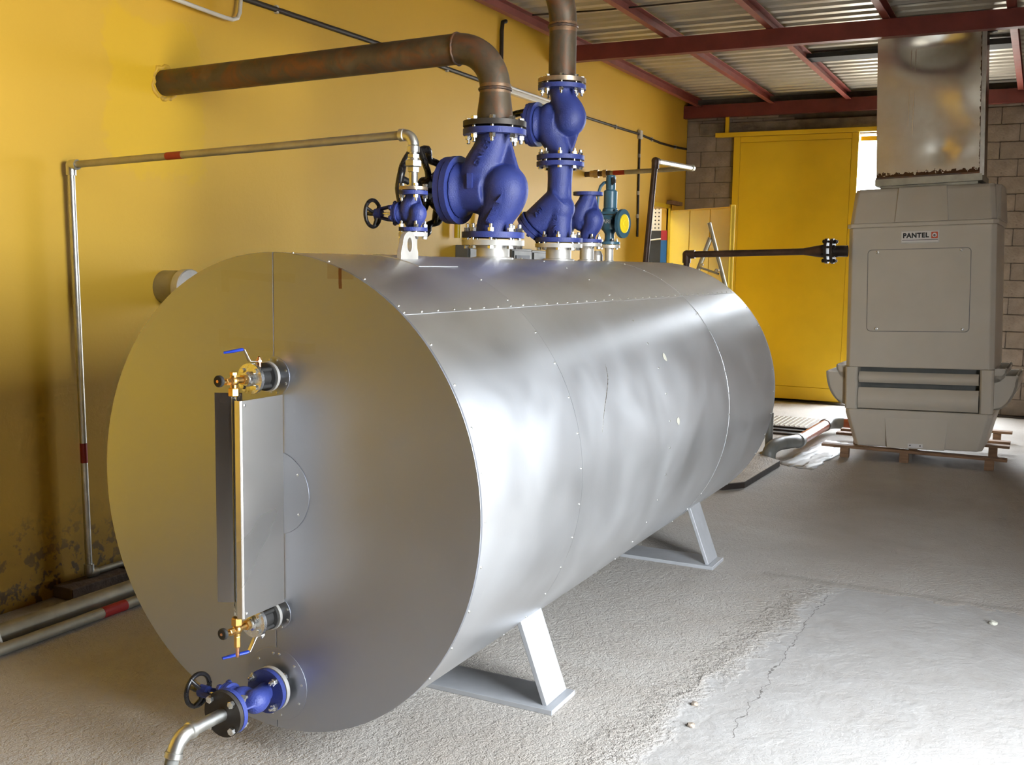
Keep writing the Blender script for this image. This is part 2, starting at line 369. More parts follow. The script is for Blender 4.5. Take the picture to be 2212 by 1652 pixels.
    def prism(s, poly, d, T=None, mi=0):
        """polygon in xy (ccw), extruded 0..d along z, then T"""
        n = len(poly); v = [(x, y, 0) for x, y in poly]+[(x, y, d) for x, y in poly]
        f = [tuple(range(n))[::-1], tuple(range(n, 2*n))]+[(i, (i+1) % n, (i+1) % n+n, i+n) for i in range(n)]
        return s.add(v, f, T, False, mi)
    def mesh(s, name):
        me = bpy.data.meshes.new(name); me.from_pydata(s.v, [], s.f)
        me.polygons.foreach_set('use_smooth', s.sm)
        if any(s.mi): me.polygons.foreach_set('material_index', s.mi)
        me.update(); return me
    def build(s, name, mat, parent=None, loc=None, rot=None):
        return obj(name, s.mesh(name), mat, parent, loc, rot)
def obj(name, me, mat, parent=None, loc=None, rot=None):
    o = bpy.data.objects.new(name, me); C.objects.link(o)
    mats = mat if isinstance(mat, list) else [mat]
    if me is not None and not me.materials:
        for m in mats: me.materials.append(MT[m] if isinstance(m, str) else m)
    if parent: o.parent = parent
    if loc is not None: o.location = loc
    if rot is not None: o.rotation_euler = rot
    return o
def tag(o, label, cat, group=None, kind=None):
    if label: o['label'] = label
    if cat: o['category'] = cat
    if group: o['group'] = group
    if kind: o['kind'] = kind
    return o
def thing(name, label, cat, loc=(0,0,0), rot=(0,0,0), group=None):
    o = bpy.data.objects.new(name, None); C.objects.link(o); o.location = loc; o.rotation_euler = rot
    o.empty_display_size = .1
    return tag(o, label, cat, group)
def struct(o): o['kind'] = 'structure'; return o
def stuff(o): o['kind'] = 'stuff'; return o
def arc(c, r, a0, a1, n, ax, ay):
    c, ax, ay = Vector(c), Vector(ax), Vector(ay)
    return [c + ax*(r*math.cos(a0+(a1-a0)*i/n)) + ay*(r*math.sin(a0+(a1-a0)*i/n)) for i in range(n+1)]
def text_obj(s, size, ext, name, mat, parent, loc, rot, bold=0.0, sx=1.0, label=None):
    cu = bpy.data.curves.new('txt', 'FONT'); cu.body = s; cu.size = size; cu.extrude = ext; cu.offset = bold
    cu.space_character = 1.12 if len(s) > 4 else 1.0; cu.align_x = 'CENTER'; cu.align_y = 'CENTER'; cu.resolution_u = 3
    t = bpy.data.objects.new('txt', cu); C.objects.link(t); bpy.context.view_layer.update()
    me = bpy.data.meshes.new_from_object(t.evaluated_get(bpy.context.evaluated_depsgraph_get()))
    bpy.data.objects.remove(t); bpy.data.curves.remove(cu)
    me.name = name; me.materials.clear()
    for v in me.vertices: v.co.x *= sx
    o = obj(name, me, mat, parent, loc, rot)
    if label: o['label'] = label
    return o
def remesh(o, vox, it=6):
    m = o.modifiers.new('cast', 'REMESH'); m.mode = 'VOXEL'; m.voxel_size = vox; m.use_smooth_shade = True
    s = o.modifiers.new('soft', 'SMOOTH'); s.factor = .5; s.iterations = it
    return o
def bevel(o, w, seg=2):
    m = o.modifiers.new('bevel', 'BEVEL'); m.width = w; m.segments = seg; m.limit_method = 'ANGLE'; return o

# ================================================================== SETTING
YB, XR, ZT = -7.0, RX, 3.84
# floor and ground outside
struct(MB().box((XW-.2, YB-.2, -.25), (XR+.2, YF+.2, 0)).build('floor', 'floor'))
gr = MB(); gr.add([(-40,-50,-.12),(60,-50,-.12),(60,60,-.12),(-40,60,-.12)], [(0,1,2,3)])
tag(struct(gr.build('ground_outside', 'soil')), 'pale sunlit ground outside the open doors', 'ground')
# left wall with a doorway near the far corner
OY0, OY1, OZ = 9.52, 10.24, 2.43
YL = -6.0
struct(MB().box((XW-.2, YB-.2, 0), (XW, YL, ZT+.06)).build('wall_left_near', 'block'))
w = MB().box((XW-.2, YL, 0), (XW, OY0, ZT+.06)).box((XW-.2, OY0, OZ), (XW, OY1, ZT+.06)).box((XW-.085, OY1, 0), (XW, OY1+.6, ZT+.06)).box((XW-.2, OY1+.6, 0), (XW, YF+.2, ZT+.06))
struct(w.build('wall_left', 'wall'))
# far wall: mortar slab with real blocks in front
w = MB().box((XW, YF, 0), (DX0, YF+.2, ZT+.06)).box((DX0, YF, DZ1), (DX1, YF+.2, ZT+.06)).box((DX1, YF, 0), (XR+.2, YF+.2, ZT+.06))
wf = struct(w.build('wall_far', 'mortar'))
def block_mesh(w, h):
    return MB().bbox((0, -.012, 0), (w, .002, h), .005).mesh('block')
full, half = block_mesh(.392, .192), block_mesh(.192, .192)
for row in range(19):
    z = row*.2+.004
    if z > 3.64: break
    for x0, x1, zmin in ((XW, -1.0, 2.0), (DX1, 3.7, 0)):
        x = x0+.006; first = row % 2 == 1
        while x < x1:
            me = half if first else full; wd = .2 if first else .4; first = False
            if z >= zmin: obj('block', me, 'block', wf, (x, YF-random.uniform(0, .004), z))
            x += wd
lt = bevel(MB().box((-1.9, YF-.05, 3.40), (1.50, YF+.01, 3.56)).build('lintel', 'lintel', wf), .01)
# right wall with the big door opening, back wall
w = MB().box((XR, YB-.2, 0), (XR+.2, RY0, ZT+.06)).box((XR, RY0, RZ1), (XR+.2, RY1, ZT+.06)).box((XR, RY1, 0), (XR+.2, YF, ZT+.06))
struct(w.build('wall_right', 'oldblock'))
struct(MB().box((XW, YB-.2, 0), (XR, YB, ZT+.06)).build('wall_back', 'block'))
# corrugated roof: sheets with waves running across the room, lapped one over the next
rf = bpy.data.objects.new('ceiling', None); C.objects.link(rf); struct(rf)
PW, NW = .2, 5
def sheet_mesh(x0, x1, y0=0.0):
    v = []; f = []; P4 = ((0, 0), (.075, 0), (.105, .034), (.165, .034), (.195, 0))
    ys = [(k*PW+y, z) for k in range(NW) for y, z in P4]+[(NW*PW+y, z) for y, z in P4[:3]]; ns = len(ys)-1
    for y, z in ys: v += [(x0, y, z), (x1, y, z)]
    for i in range(ns): f.append((2*i, 2*i+1, 2*i+3, 2*i+2))
    return MB().add(v, f, None, False).mesh('roof_sheet')
sA, sB = sheet_mesh(XW-.25, 1.0), sheet_mesh(.92, XR+.25)
y = YB-.3; k = 0
while y < YF+.3:
    for me, dz in ((sA, 0), (sB, .004)):
        o = obj('roof_sheet', me, 'roof', rf, (0, y, ZT+.03+dz+(.003 if k % 2 else 0)))
    y += PW*NW; k += 1

# roof steel: beams across, purlins along
def ibeam(name, x0, x1, y, z0, z1, label):
    t = thing(name, label, 'beam', (x0, y, z0)); L = x1-x0; h = z1-z0
    m = MB().box((0, -.045, 0), (L, .045, .008)); m.build('flange', 'red', t)
    MB().box((0, -.045, h-.008), (L, .045, h)).build('flange', 'red', t)
    MB().box((0, -.045, .008), (L, -.038, h-.008)).build('web', 'red', t)
    return t
ibeam('roof_beam', XW+.002, XR-.002, 6.60, 3.600, 3.742, 'dark red steel beam crossing the roof in front of the metal duct')
ibeam('roof_beam', XW+.002, XR-.002, 10.78, 3.618, 3.775, 'dark red steel beam along the top of the far block wall')
PLAB = {-1.86: 'red steel purlin under the roof sheets, right beside the yellow wall',
        -.93: 'red steel purlin under the roof sheets, second from the yellow wall',
        0.0: 'red steel purlin under the roof sheets, meeting the dark strip left of the duct',
        .955: 'red steel purlin under the roof sheets, ending behind the metal duct',
        1.885: 'red steel purlin under the roof sheets, just right of the duct'}
for x, lab in PLAB.items():
    t = thing('roof_purlin', lab, 'beam', (x, 0, 3.75), (0, 0, 0), 'roof purlins')
    MB().box((-.03, YB+.02, 0), (.03, YF-.20, .006)).build('flange', 'redlight', t)
    MB().box((-.03, YB+.02, .006), (-.024, YF-.20, .094)).build('web', 'redlight', t)
    MB().box((-.03, YB+.02, .088), (.03, YF-.20, .094)).build('lip', 'redlight', t)
tag(bevel(MB().box((-.05, 8.26, 3.80), (.92, 8.50, 3.845)).build('roof_flashing', 'liner'), .004), 'black flashing strip under the roof left of the duct', 'flashing')
tag(bevel(MB().box((.99, 8.20, 3.79), (1.85, 8.45, 3.845)).build('roof_flashing', 'liner'), .004), 'black flashing strip under the roof right of the duct', 'flashing')
tag(MB().tube([(-1.83, 5.66, 3.83), (-1.2, 5.67, 3.815), (-.5, 5.70, 3.82), (.6, 5.75, 3.825)], .007, 8).build('ceiling_cable', 'cable'), 'thin black cable strung under the roof sheets', 'cable')

# ================================================================== TANK
RXT, RZT, ZC, LT = .779, .8052, .915, 3.89
Y1, Y15, Y2 = .785, 1.815, 2.82
SEAM = math.atan2((1.535-ZC)/RZT, .496/RXT)          # angle of the long riveted seam
tank = thing('storage_tank', 'large horizontal aluminium-clad steam tank on two saddles in the middle of the floor', 'tank')
def ell(a, k=0.0): return ((RXT+k)*math.cos(a), (RZT+k)*math.sin(a))
def panel(y0, y1, a0, a1, k, n=48):
    v = []; f = []
    for i in range(n+1):
        a = a0+(a1-a0)*i/n
        for kk, yy in ((k, y0), (k, y1), (k-.004, y1), (k-.004, y0)):
            x, z = ell(a, kk); v.append((x, yy, z))
    for i in range(n):
        b = 4*i
        for j in range(4):
            f.append((b+j, b+(j+1) % 4, b+4+(j+1) % 4, b+4+j))
    f += [(3,2,1,0), tuple(4*n+j for j in range(4))]
    m = MB().add(v, f, None, True); return m
def sharp(o):
    m = o.modifiers.new('split', 'EDGE_SPLIT'); m.split_angle = R(35); return o
bands = [(0.002, Y1-.0012, .000), (Y1+.0012, Y15-.0008, -.0003), (Y15+.0008, Y2+.004, -.0018), (Y2-.004, LT, -.0004)]
for i, (a, b, k) in enumerate(bands):
    sharp(panel(a, b, SEAM-.001, PI-SEAM+.001, k+.0016).build('top_panel', 'shell', tank, (0, 0, ZC)))
    sharp(panel(a, b, -PI/2+.0008, SEAM+.012, k).build('side_panel', 'shell', tank, (0, 0, ZC)))
    sharp(panel(a, b, PI-SEAM-.012, 3*PI/2-.0008, k).build('side_panel', 'shell', tank, (0, 0, ZC)))
core = []
for yy in (.012, LT-.012):
    core.append([(RXT-.012)*math.cos(2*PI*i/64) for i in range(64)])
m = MB(); v = [((RXT-.012)*math.cos(2*PI*i/64), yy, (RZT-.012)*math.sin(2*PI*i/64)) for yy in (.012, LT-.012) for i in range(64)]
m.add(v, [(i, (i+1) % 64, (i+1) % 64+64, i+64) for i in range(64)]+[tuple(range(64)), tuple(range(64, 128))[::-1]])
m.build('core', 'liner', tank, (0, 0, ZC))
def half_disc(s, y0, y1, k=0.0, gap=.0012):
    n = 64; pts = [(gap*s if abs(math.cos(PI*i/n)) > 2 else 0, 0) for i in range(0)]
    poly = []
    for i in range(n+1):
        a = -PI/2+PI*i/n; x, z = ell(a, k); poly.append((max(x, gap), z))
    v = [(s*x, y0, z) for x, z in poly]+[(s*x, y1, z) for x, z in poly]; L = n+1
    f = [tuple(range(L)), tuple(range(L, 2*L))[::-1]]+[(i, i+L, (i+1) % L+L, (i+1) % L) for i in range(L)]
    if s < 0: f = [q[::-1] for q in f]
    return MB().add(v, f)
for s in (1, -1):
    o = half_disc(s, -.002, .010, .002).build('end_panel', 'cap', tank, (0, 0, ZC)); bevel(o, .0012, 2)
half_disc(1, LT-.002, LT+.008).build('end_panel', 'cap', tank, (0, 0, ZC)); half_disc(-1, LT-.002, LT+.008).build('end_panel', 'cap', tank, (0, 0, ZC))
# rivets: too small to pick apart, one mesh
rv = MB()
def rivet(p, n, r=.0046):
    p, n = Vector(p), Vector(n).normalized()
    rv.lathe([(r*1.05, -.001), (r*.95, r*.28), (r*.6, r*.52), (0, r*.6)], p, n, 8, cap=False)
def shell_rivet(a, y, k=.0015):
    x, z = ell(a, k); rivet((x, y, ZC+z), (math.cos(a)/RXT, 0, math.sin(a)/RZT))
for yy, step in ((.028, R(10.5)), (Y1-.014, R(9.5)), (Y15-.012, R(8.8)), (Y2-.010, R(8.5)), (LT-.03, R(10))):
    a = SEAM-R(9)
    while a > -PI/2-.2: shell_rivet(a, yy, .0006); a -= step*random.uniform(.96, 1.04)
    a = SEAM+R(3)
    while a < PI+.3: shell_rivet(a, yy, .0024); a += step*random.uniform(.96, 1.04)
y = .02
while y < LT-.02:
    shell_rivet(SEAM+.012, y, .0024); shell_rivet(PI-SEAM-.012, y, .0024); y += .103*random.uniform(.95, 1.05)
# round cover plates on the front end
def cover(z, r, a0=-PI, a1=PI, rr=.0, ang=()):
    n = 40; poly = [(r*math.cos(a0+(a1-a0)*i/n), r*math.sin(a0+(a1-a0)*i/n)) for i in range(n+1 if a1-a0 < 6 else n)]
    T = Matrix.Translation((0, -.0022, ZC*0+z)) @ Matrix.Rotation(PI/2, 4, 'X')
    m = MB().prism(poly, .0022, T)
    o = m.build('cover_plate', 'cap', tank); bevel(o, .0006, 2)
    for a in ang: rivet((.84*r*math.cos(a), -.004, z+.84*r*math.sin(a)), (0, -1, 0), .0048)
cover(1.316, .066, ang=[R(k) for k in (75, 105, 22, -22, -75, -105, 158, -158)])
cover(.513, .062, ang=[R(k) for k in (62, 20, -20, -62, -110, 118, 160, -160)])
cover(.927, .142, -PI/2, PI/2, ang=[R(k) for k in (78, 35, -33, -78)])
cover(.262, .128, ang=[R(k) for k in (83, 97, 45, 8, -28, -80, -100, 135, 172, -152)])
stuff(rv.build('rivets', 'galv', tank))
rnd = random.Random(11)
for (px_, py_, pz_), sz in (((.696, 1.936, 1.276), .022), ((.776, 1.922, .988), .021)):
    a0 = math.atan2((pz_-ZC)/RZT, px_/RXT); v = []
    for i in range(9):
        t = 2*PI*i/9; rr_ = sz*rnd.uniform(.7, 1.15); x, z = ell(a0+rr_*math.sin(t)/RZT, .0007); v.append((x, py_+rr_*math.cos(t), ZC+z))
    v += [(p[0]-.0006, p[1], p[2]-.0002) for p in v]
    MB().add(v, [tuple(range(9))[::-1], tuple(range(9, 18))]+[(i, i+9, (i+1) % 9+9, (i+1) % 9) for i in range(9)]).build('paper_scrap', 'paper', tank)
# one curved scratch on the cladding
pts = []
for (yy, aa) in ((1.22, .50), (1.19, .43), (1.13, .36), (1.06, .28), (1.0, .18)):
    x, z = ell(aa, .0001); pts.append((x, yy, ZC+z))
MB().spl(pts, [.0006, .0014, .0018, .0014, .0006], 6).build('scratch', 'zinc', tank)

# saddles
for y0 in (.752, 2.925):
    m = MB().box((-.69, y0, 0), (.69, y0+.222, .02)); o = m.build('saddle_plate', 'silver', tank); bevel(o, .002)
    for s in (1, -1):
        a, b = Vector((.648, 0, .018)), Vector((.525, 0, .345)); d = (b-a).normalized(); n = Vector((d.z, 0, -d.x))*.010
        poly = [(a+n), (a-n), (b-n), (b+n)]
        v = [(s*p.x, y0+.028, p.z) for p in poly]+[(s*p.x, y0+.232-.02, p.z) for p in poly]
        f = [(0,1,2,3),(7,6,5,4),(0,4,5,1),(1,5,6,2),(2,6,7,3),(3,7,4,0)]
        if s < 0: f = [q[::-1] for q in f]
        o = MB().add(v, f).build('saddle_leg', 'silver', tank); bevel(o, .0025)
        # pad under the cladding
        MB().bbox((s*.50-.09, y0+.0, .315), (s*.50+.06, y0+.24, .33), .004, Matrix.Translation((s*.5,0,.32)) @ Matrix.Rotation(-s*R(40), 4, 'Y') @ Matrix.Translation((-s*.5,0,-.32))).build('saddle_pad', 'shell', tank)

# flange ring and bolts --------------------------------------------------
HEX = {}
def bolt_mesh(r, L0, L1):
    """hex head on one side (h<0), nut with stud end on the other"""
    m = MB()
    m.hexa((0, 0, L0-r*1.05), (0, 0, L0), r)
    m.cyl((0, 0, L0-.001), (0, 0, L1+.001), r*.55, 8)
    m.hexa((0, 0, L1), (0, 0, L1+r*1.3), r)
    m.lathe([(r*.55, L1+r*1.3), (r*.55, L1+r*2.3), (r*.35, L1+r*2.5)], (0,0,0), (0,0,1), 8)
    return m.mesh('bolt')
def bolts(parent, n, pcd, z0, z1, r, flip=False, ph=.5, mat='zinc'):
    me = bolt_mesh(r, z0, z1) if not flip else bolt_mesh(r, -z1, -z0)
    for k in range(n):
        a = 2*PI*(k+ph)/n
        obj('bolt', me, mat, parent, (pcd*math.cos(a), pcd*math.sin(a), 0), (PI if flip else 0, 0, a if not flip else -a))
def nozzle(y, r, fr, ft, ztop, mat='steelwhite', z0=1.66):
    m = MB().lathe([(r*1.02, z0), (r, z0+.02), (r, ztop-ft-.012), (r*1.06, ztop-ft)], (0, y, 0), (0, 0, 1), 36)
    m.lathe([(r*1.25, z0+.05), (r*1.25, 1.7235), (r*1.02, 1.727)], (0, y, 0), (0, 0, 1), 32, cap=False)
    o = m.build('nozzle', mat, tank)
    bevel(MB().lathe([(fr*.2, ztop-ft), (fr, ztop-ft), (fr, ztop), (fr*.2, ztop)], (0, y, 0), (0, 0, 1), 48).build('nozzle_flange', mat, o), .0015)

# ------------------------------------------------------------------ globe valves
def wheel(parent, x, r, rr, lobes=0, spokes=4, mat='black', dish=.0):
    m = MB(); n = 72; pts = []
    for i in range(n):
        a = 2*PI*i/n; q = r*(1+(.055*math.cos(lobes*a) if lobes else 0))-rr
        pts.append((x+(.010*math.cos(lobes*a) if lobes else 0), q*math.cos(a), q*math.sin(a)))
    m.tube(pts, rr, 12, closed=True, upv=(1, 0, 0))
    w_ = m.build('handwheel', mat, parent)
    for k in range(spokes):
        a = 2*PI*(k+.3)/spokes; c, s = math.cos(a), math.sin(a)
        pts = [(x+dish, .12*r*c, .12*r*s), (x+dish*.9, .45*r*math.cos(a+.12), .45*r*math.sin(a+.12)), (x, .93*r*c, .93*r*s)]
        MB().tube(pts, [rr*1.1, rr*.85, rr*.9], 10).build('spoke', mat, w_)
    MB().lathe([(r*.10, -.02), (r*.16, 0), (r*.16, .03), (r*.1, .045)], (x-.012, 0, 0), (1, 0, 0), 20).build('hub', mat, w_)
    return w_
def globe(name, label, H, F, rb, loc, rot=(0, 0, 0), flip=False, nb=8, br=.0085, bx=.2, wx=.38, wr=.2, wlobes=0, bzc=.45, ft=.026,
          bon_r=None, texts=True, group=None, vox=.006, cast='blue', wdish=.05, bolts_bot=None, bolts_top=None, yoke='black', wspokes=4):
    t = thing(name, label, 'valve', loc, rot, group)
    k = H/.48; q = rb/.085; Z = (lambda z: H-z*k) if flip else (lambda z: z*k)
    P = lambda x, z: (x*q, 0, Z(z))
    br_ = bon_r or 1.85*rb
    m = MB()
    m.spl([P(0, .005), P(.002, .045), P(.018, .10), P(.052, .165), P(.064, .215), P(.052, .255), P(.02, .285)],
           [rb*1.0, rb*.95, rb*.98, rb*1.14, rb*1.22, rb*1.06, rb*.45], 28)
    m.sphere((.060*q, 0, Z(.222)), rb*1.24, 28, 18)
    m.spl([P(0, .475), P(-.004, .435), P(-.024, .38), P(-.056, .315), P(-.075, .24), P(-.06, .175), P(-.02, .15)],
           [rb*1.0, rb*.95, rb*.98, rb*1.12, rb*1.22, rb*1.0, rb*.45], 28)
    zc = Z(bzc*.48)
    m.cyl((-.02*q, 0, zc), (-bx+.01, 0, zc), br_*.66, 32)
    m.cyl((-bx-.0, 0, zc), (-bx+.28*br_, 0, zc), br_*.86, 32, br_*.66)
    # webs
    th = .13*rb
    poly = [P(.075, .462), P(.150, .24), P(-.05, .22), P(-.02, .45)]
    v = [(p[0], -th, p[2]) for p in poly]+[(p[0], th, p[2]) for p in poly]
    m.add(v, [(0,1,2,3),(7,6,5,4),(0,4,5,1),(1,5,6,2),(2,6,7,3),(3,7,4,0)])
    poly = [P(-.01, .02), P(.05, .2), P(-.09, .2), P(-.06, .06)]
    v = [(p[0], -th, p[2]) for p in poly]+[(p[0], th, p[2]) for p in poly]
    m.add(v, [(0,1,2,3),(7,6,5,4),(0,4,5,1),(1,5,6,2),(2,6,7,3),(3,7,4,0)])
    body = remesh(m.build('body', cast, t), vox, 9)
    for z0 in (0, H-ft):
        bevel(MB().lathe([(rb*.6, z0), (F, z0), (F, z0+ft), (rb*.6, z0+ft)], (0, 0, 0), (0, 0, 1), 48).build('flange', cast, t), .002)
    # bonnet flanges
    d = .19*br_
    bevel(MB().lathe([(br_*.5, 0), (br_, 0), (br_, d), (br_*.8, d)], (-bx, 0, zc), (-1, 0, 0), 48).build('bonnet_flange', cast, t), .0015)
    bevel(MB().lathe([(br_*.5, 0), (br_*.985, 0), (br_*.985, d), (br_*.72, d*1.25), (br_*.4, d*1.6)], (-bx-d-.003, 0, zc), (-1, 0, 0), 48).build('bonnet_cover', cast, t), .0015)
    x1 = -bx-2*d
    MB().cyl((x1, 0, zc), (-wx-.02, 0, zc), rb*.16, 14).build('spindle', 'zinc', t)
    if yoke:
        m = MB().lathe([(br_*.60, 0), (br_*.42, (wx+x1)*.16), (br_*.30, (wx+x1)*.3)], (x1+.012, 0, zc), (-1, 0, 0), 24)
        for s in (1, -1):
            m.tube([(x1+.012, 0, zc+s*br_*.62), (x1-(wx+x1)*.35, 0, zc+s*br_*.55), (-wx+.05*rb/.083+.012, 0, zc+s*br_*.34)], [rb*.30, rb*.26, rb*.26], 10, upv=(0, 1, 0))
        m.cyl((-wx+.05*rb/.083+.025, 0, zc), (-wx+.012, 0, zc), br_*.42, 20)
        m.build('yoke', yoke, t)
    wo = wheel(t, -wx, wr, wr*.085 if wr > .1 else wr*.13, wlobes, wspokes, 'black', wdish); wo.location.z = zc
    if bolts_bot: bolts(t, nb, F*.83, bolts_bot[0], bolts_bot[1], br)
    if bolts_top: bolts(t, nb, F*.83, H+bolts_top[0], H+bolts_top[1], br, flip=True)
    nbb = 8 if br_ > .09 else 6
    me = MB().hexa((0, 0, 0), (0, 0, br*1.0), br*1.0).mesh('bonnet_nut')
    for kk in range(nbb):
        a = 2*PI*(kk+.5)/nbb
        obj('bonnet_nut', me, 'blue_dark' if cast == 'blue' else 'zinc', t, (-bx-2*d-.003, br_*.86*math.cos(a), zc+br_*.86*math.sin(a)), (0, -PI/2, 0))
    return t, zc

ZB = 1.8115                                            # level of the big valve's lower flange face
nozzle(1.530, .0755, .1425, .024, ZB-.010)
v1, zc1 = globe('globe_valve', 'biggest blue cast-iron globe valve with lobed black handwheel on the tank top', .482, .1425, .083, (0, 1.530, ZB), bx=.172, wx=.385, wr=.205, wlobes=9,
            bolts_bot=(-.034, .026), bolts_top=(-.026, .034), bon_r=.155, wspokes=5, br=.0150)
# raised casting marks on the front of the big valve
def cast_text(par, s, size, p, nrm, roll, mat='blue'):
    nrm = Vector(nrm).normalized(); qq = nrm.to_track_quat('Z', 'Y'); rot = (qq.to_matrix() @ Matrix.Rotation(roll, 3, 'Z')).to_euler()
    return text_obj(s, size, .0025, 'cast_lettering', mat, par, p, rot)
NV = (.42, -.9, 0)
cast_text(v1, 'DN150', .038, (-.012, -.0875, .372), (.12, -.97, .12), R(62))
cast_text(v1, 'PN16', .030, (.0375, -.0905, .098), (.25, -.96, 0), R(62))
MB().bbox((-.040, -.009, -.018), (.040, .004, .018), .003).build('cast_pad', 'blue', v1, (.038, -.0800, .098), (0, R(-62), R(15)))
MB().prism([(-.014, 0), (.014, 0), (0, .04)], .012).build('flow_arrow', 'blue', v1, (.078, -.099, .150), (R(90), R(20), R(20)))
MB().bbox((-.014, -.03, -.034), (.014, .0, .034), .003).build('cast_pad', 'blue', v1, (-.072, -.082, .25), (0, 0, R(10)))
# dark companion flange, reducer, elbow and pipe to the wall
pl = thing('steam_pipe', 'rusty brown steam pipe from the biggest valve into the yellow wall', 'pipe', (0, 1.530, ZB+.482))
bevel(MB().lathe([(.06, .010), (.1425, .010), (.1425, .034), (.06, .034)], (0,0,0), (0,0,1), 48).build('flange', 'flangedark', pl), .002)
MB().lathe([(.082, .030), (.0815, .050), (.0785, .085), (.0705, .145), (.0685, .172)], n=40).build('reducer', 'rust', pl)
EZ, ER, PR = .172, .195, .0685
pts = arc((-ER, 0, EZ), ER, 0, PI/2, 20, (1, 0, 0), (0, 0, 1))
MB().tube(pts, PR, 32).build('elbow', 'rust', pl)
WDY = .10
MB().tube([(-ER, 0, EZ+ER), (-.8, WDY*.38, EZ+ER-.005), (XW-.10, WDY, EZ+ER-.022)], PR, 32).build('pipe', 'rust', pl)
def weld(par, c, d, r, w=.006):
    n = 40; d = Vector(d).normalized(); q = d.to_track_quat('Z', 'Y'); m = MB()
    pts = [Vector(c)+q @ Vector(((r+random.uniform(0, .0015))*math.cos(2*PI*i/n), (r+random.uniform(0, .0015))*math.sin(2*PI*i/n), random.uniform(-.0018, .0018))) for i in range(n)]
    m.tube(pts, w, 8, closed=True, upv=d); return m.build('weld_bead', 'weld', par)
def tint(par, c, d, r, w):
    d = Vector(d).normalized(); MB().lathe([(r, -w), (r+.0006, -w*.8), (r+.0006, w*.8), (r, w)], c, d, 36, cap=False).build('heat_tint', 'heat', par)
weld(pl, (0, 0, .176), (0, 0, 1), PR, .0075); weld(pl, (-ER, 0, EZ+ER), (1, 0, 0), PR, .006); weld(pl, (0, 0, .038), (0, 0, 1), .082, .006)
tint(pl, (0, 0, .176), (0, 0, 1), PR+.0006, .022)
# torn plaster collar where the pipe enters
m = MB(); n = 28
for i in range(n):
    pass
pts = [(XW-.006, WDY+(.083+random.uniform(-.006, .014))*math.cos(2*PI*i/n)*1.0, EZ+ER-.022+(.083+random.uniform(-.006, .014))*math.sin(2*PI*i/n)) for i in range(n)]
m.tube(pts, [random.uniform(.010, .018) for i in range(n)], 8, closed=True, upv=(1, 0, 0))
m.build('plaster_collar', 'wall', pl)

# strainer + upper globe valve + riser
YS, ZS = 2.254, 1.8115
nozzle(YS, .066, .122, .020, ZS-.008)
st = thing('y_strainer', 'blue cast Y-strainer with slanted cover, between the riser valve and the tank', 'strainer', (0, YS, ZS))
HS, FS, rs = .405, .122, .0665
m = MB()
m.tube([(0,0,.005), (0,0,.09), (-.004,0,.17), (-.004,0,.25), (0,0,.32), (0,0,.40)], [rs, rs*.98, rs*1.1, rs*.92, rs*.95, rs], 28)
m.tube([(.02, 0, .225), (-.06, 0, .150), (-.125, 0, .090)], [rs*1.2, rs*1.28, rs*1.32], 28)
m.sphere((.004, 0, .17), rs*1.16, 24, 16)
for s in (1,):
    poly = [(-.02, .36), (.01, .30), (.0, .2), (-.09, .19)]
    m.add([(x, -.008, z) for x, z in poly]+[(x, .008, z) for x, z in poly], [(0,1,2,3),(7,6,5,4),(0,4,5,1),(1,5,6,2),(2,6,7,3),(3,7,4,0)])
    poly = [(.05, .02), (.066, .2), (.06, .38), (.03, .38), (.03, .02)]
    m.add([(x, -.012, z) for x, z in poly]+[(x, .012, z) for x, z in poly], [(0,1,2,3,4),(9,8,7,6,5),(0,5,6,1),(1,6,7,2),(2,7,8,3),(3,8,9,4),(4,9,5,0)])
remesh(m.build('body', 'blue', st), .0055, 5)
D = Vector((-.72, 0, -.69)).normalized(); c0 = Vector((-.128, 0, .087))
bevel(MB().lathe([(.05, 0), (.098, 0), (.098, .018), (.05, .018)], c0, D, 44).build('cover_seat', 'blue', st), .0015)
cv = bevel(MB().lathe([(.05, 0), (.097, 0), (.097, .020), (.06, .026), (.0, .03)], c0+D*.021, D, 44).build('cover', 'blue', st), .0015)
qd = D.to_track_quat('Z', 'Y')
for kk in range(8):
    a = 2*PI*(kk+.5)/8; p = c0+D*.041+qd @ Vector((.084*math.cos(a), .084*math.sin(a), 0))
    obj('cover_nut', MB().hexa((0,0,0), (0,0,.010), .009).mesh('cover_nut'), 'blue_dark', st, p, qd.to_euler())
for z0 in (0, HS-.022):
    bevel(MB().lathe([(.05, z0), (FS, z0), (FS, z0+.022), (.05, z0+.022)], n=48).build('flange', 'blue', st), .002)
bolts(st, 8, .101, -.028, .022, .0125); bolts(st, 8, .101, HS-.022, HS+.034, .0125)
cast_text(st, 'DN125', .03, (.012, -.071, .09), (.15, -1, 0), R(90))
cast_text(st, 'ARI', .036, (-.075, -.089, .150), (0, -1, .1), R(42))
ZV = ZS+HS+.011
v2, _ = globe('globe_valve', 'upper blue globe valve stacked above the strainer, under the rusty riser', .372, .122, .067, (0, YS, ZV), flip=True, bx=.125, wx=.40, wr=.12, bzc=.505, ft=.022,
          bon_r=.112, bolts_top=(-.022, .031), vox=.0055, br=.0125, texts=False)
rp = thing('riser_pipe', 'rusty brown riser pipe above the stacked blue valve, leaving at the top', 'pipe', (0, YS, ZV+.372))
bevel(MB().lathe([(.05, .009), (.122, .009), (.122, .031), (.05, .031)], n=48).build('flange', 'flangebare', rp), .002)
MB().lathe([(.0695, .025), (.0695, .285)], n=36).build('pipe', 'rust', rp)
pts = arc((0, -.19, .29), .19, 0, PI/2, 16, (0, 1, 0), (0, 0, 1))
MB().tube(pts+[(0, -1.2, .48)], .0695, 30).build('elbow', 'rust', rp)
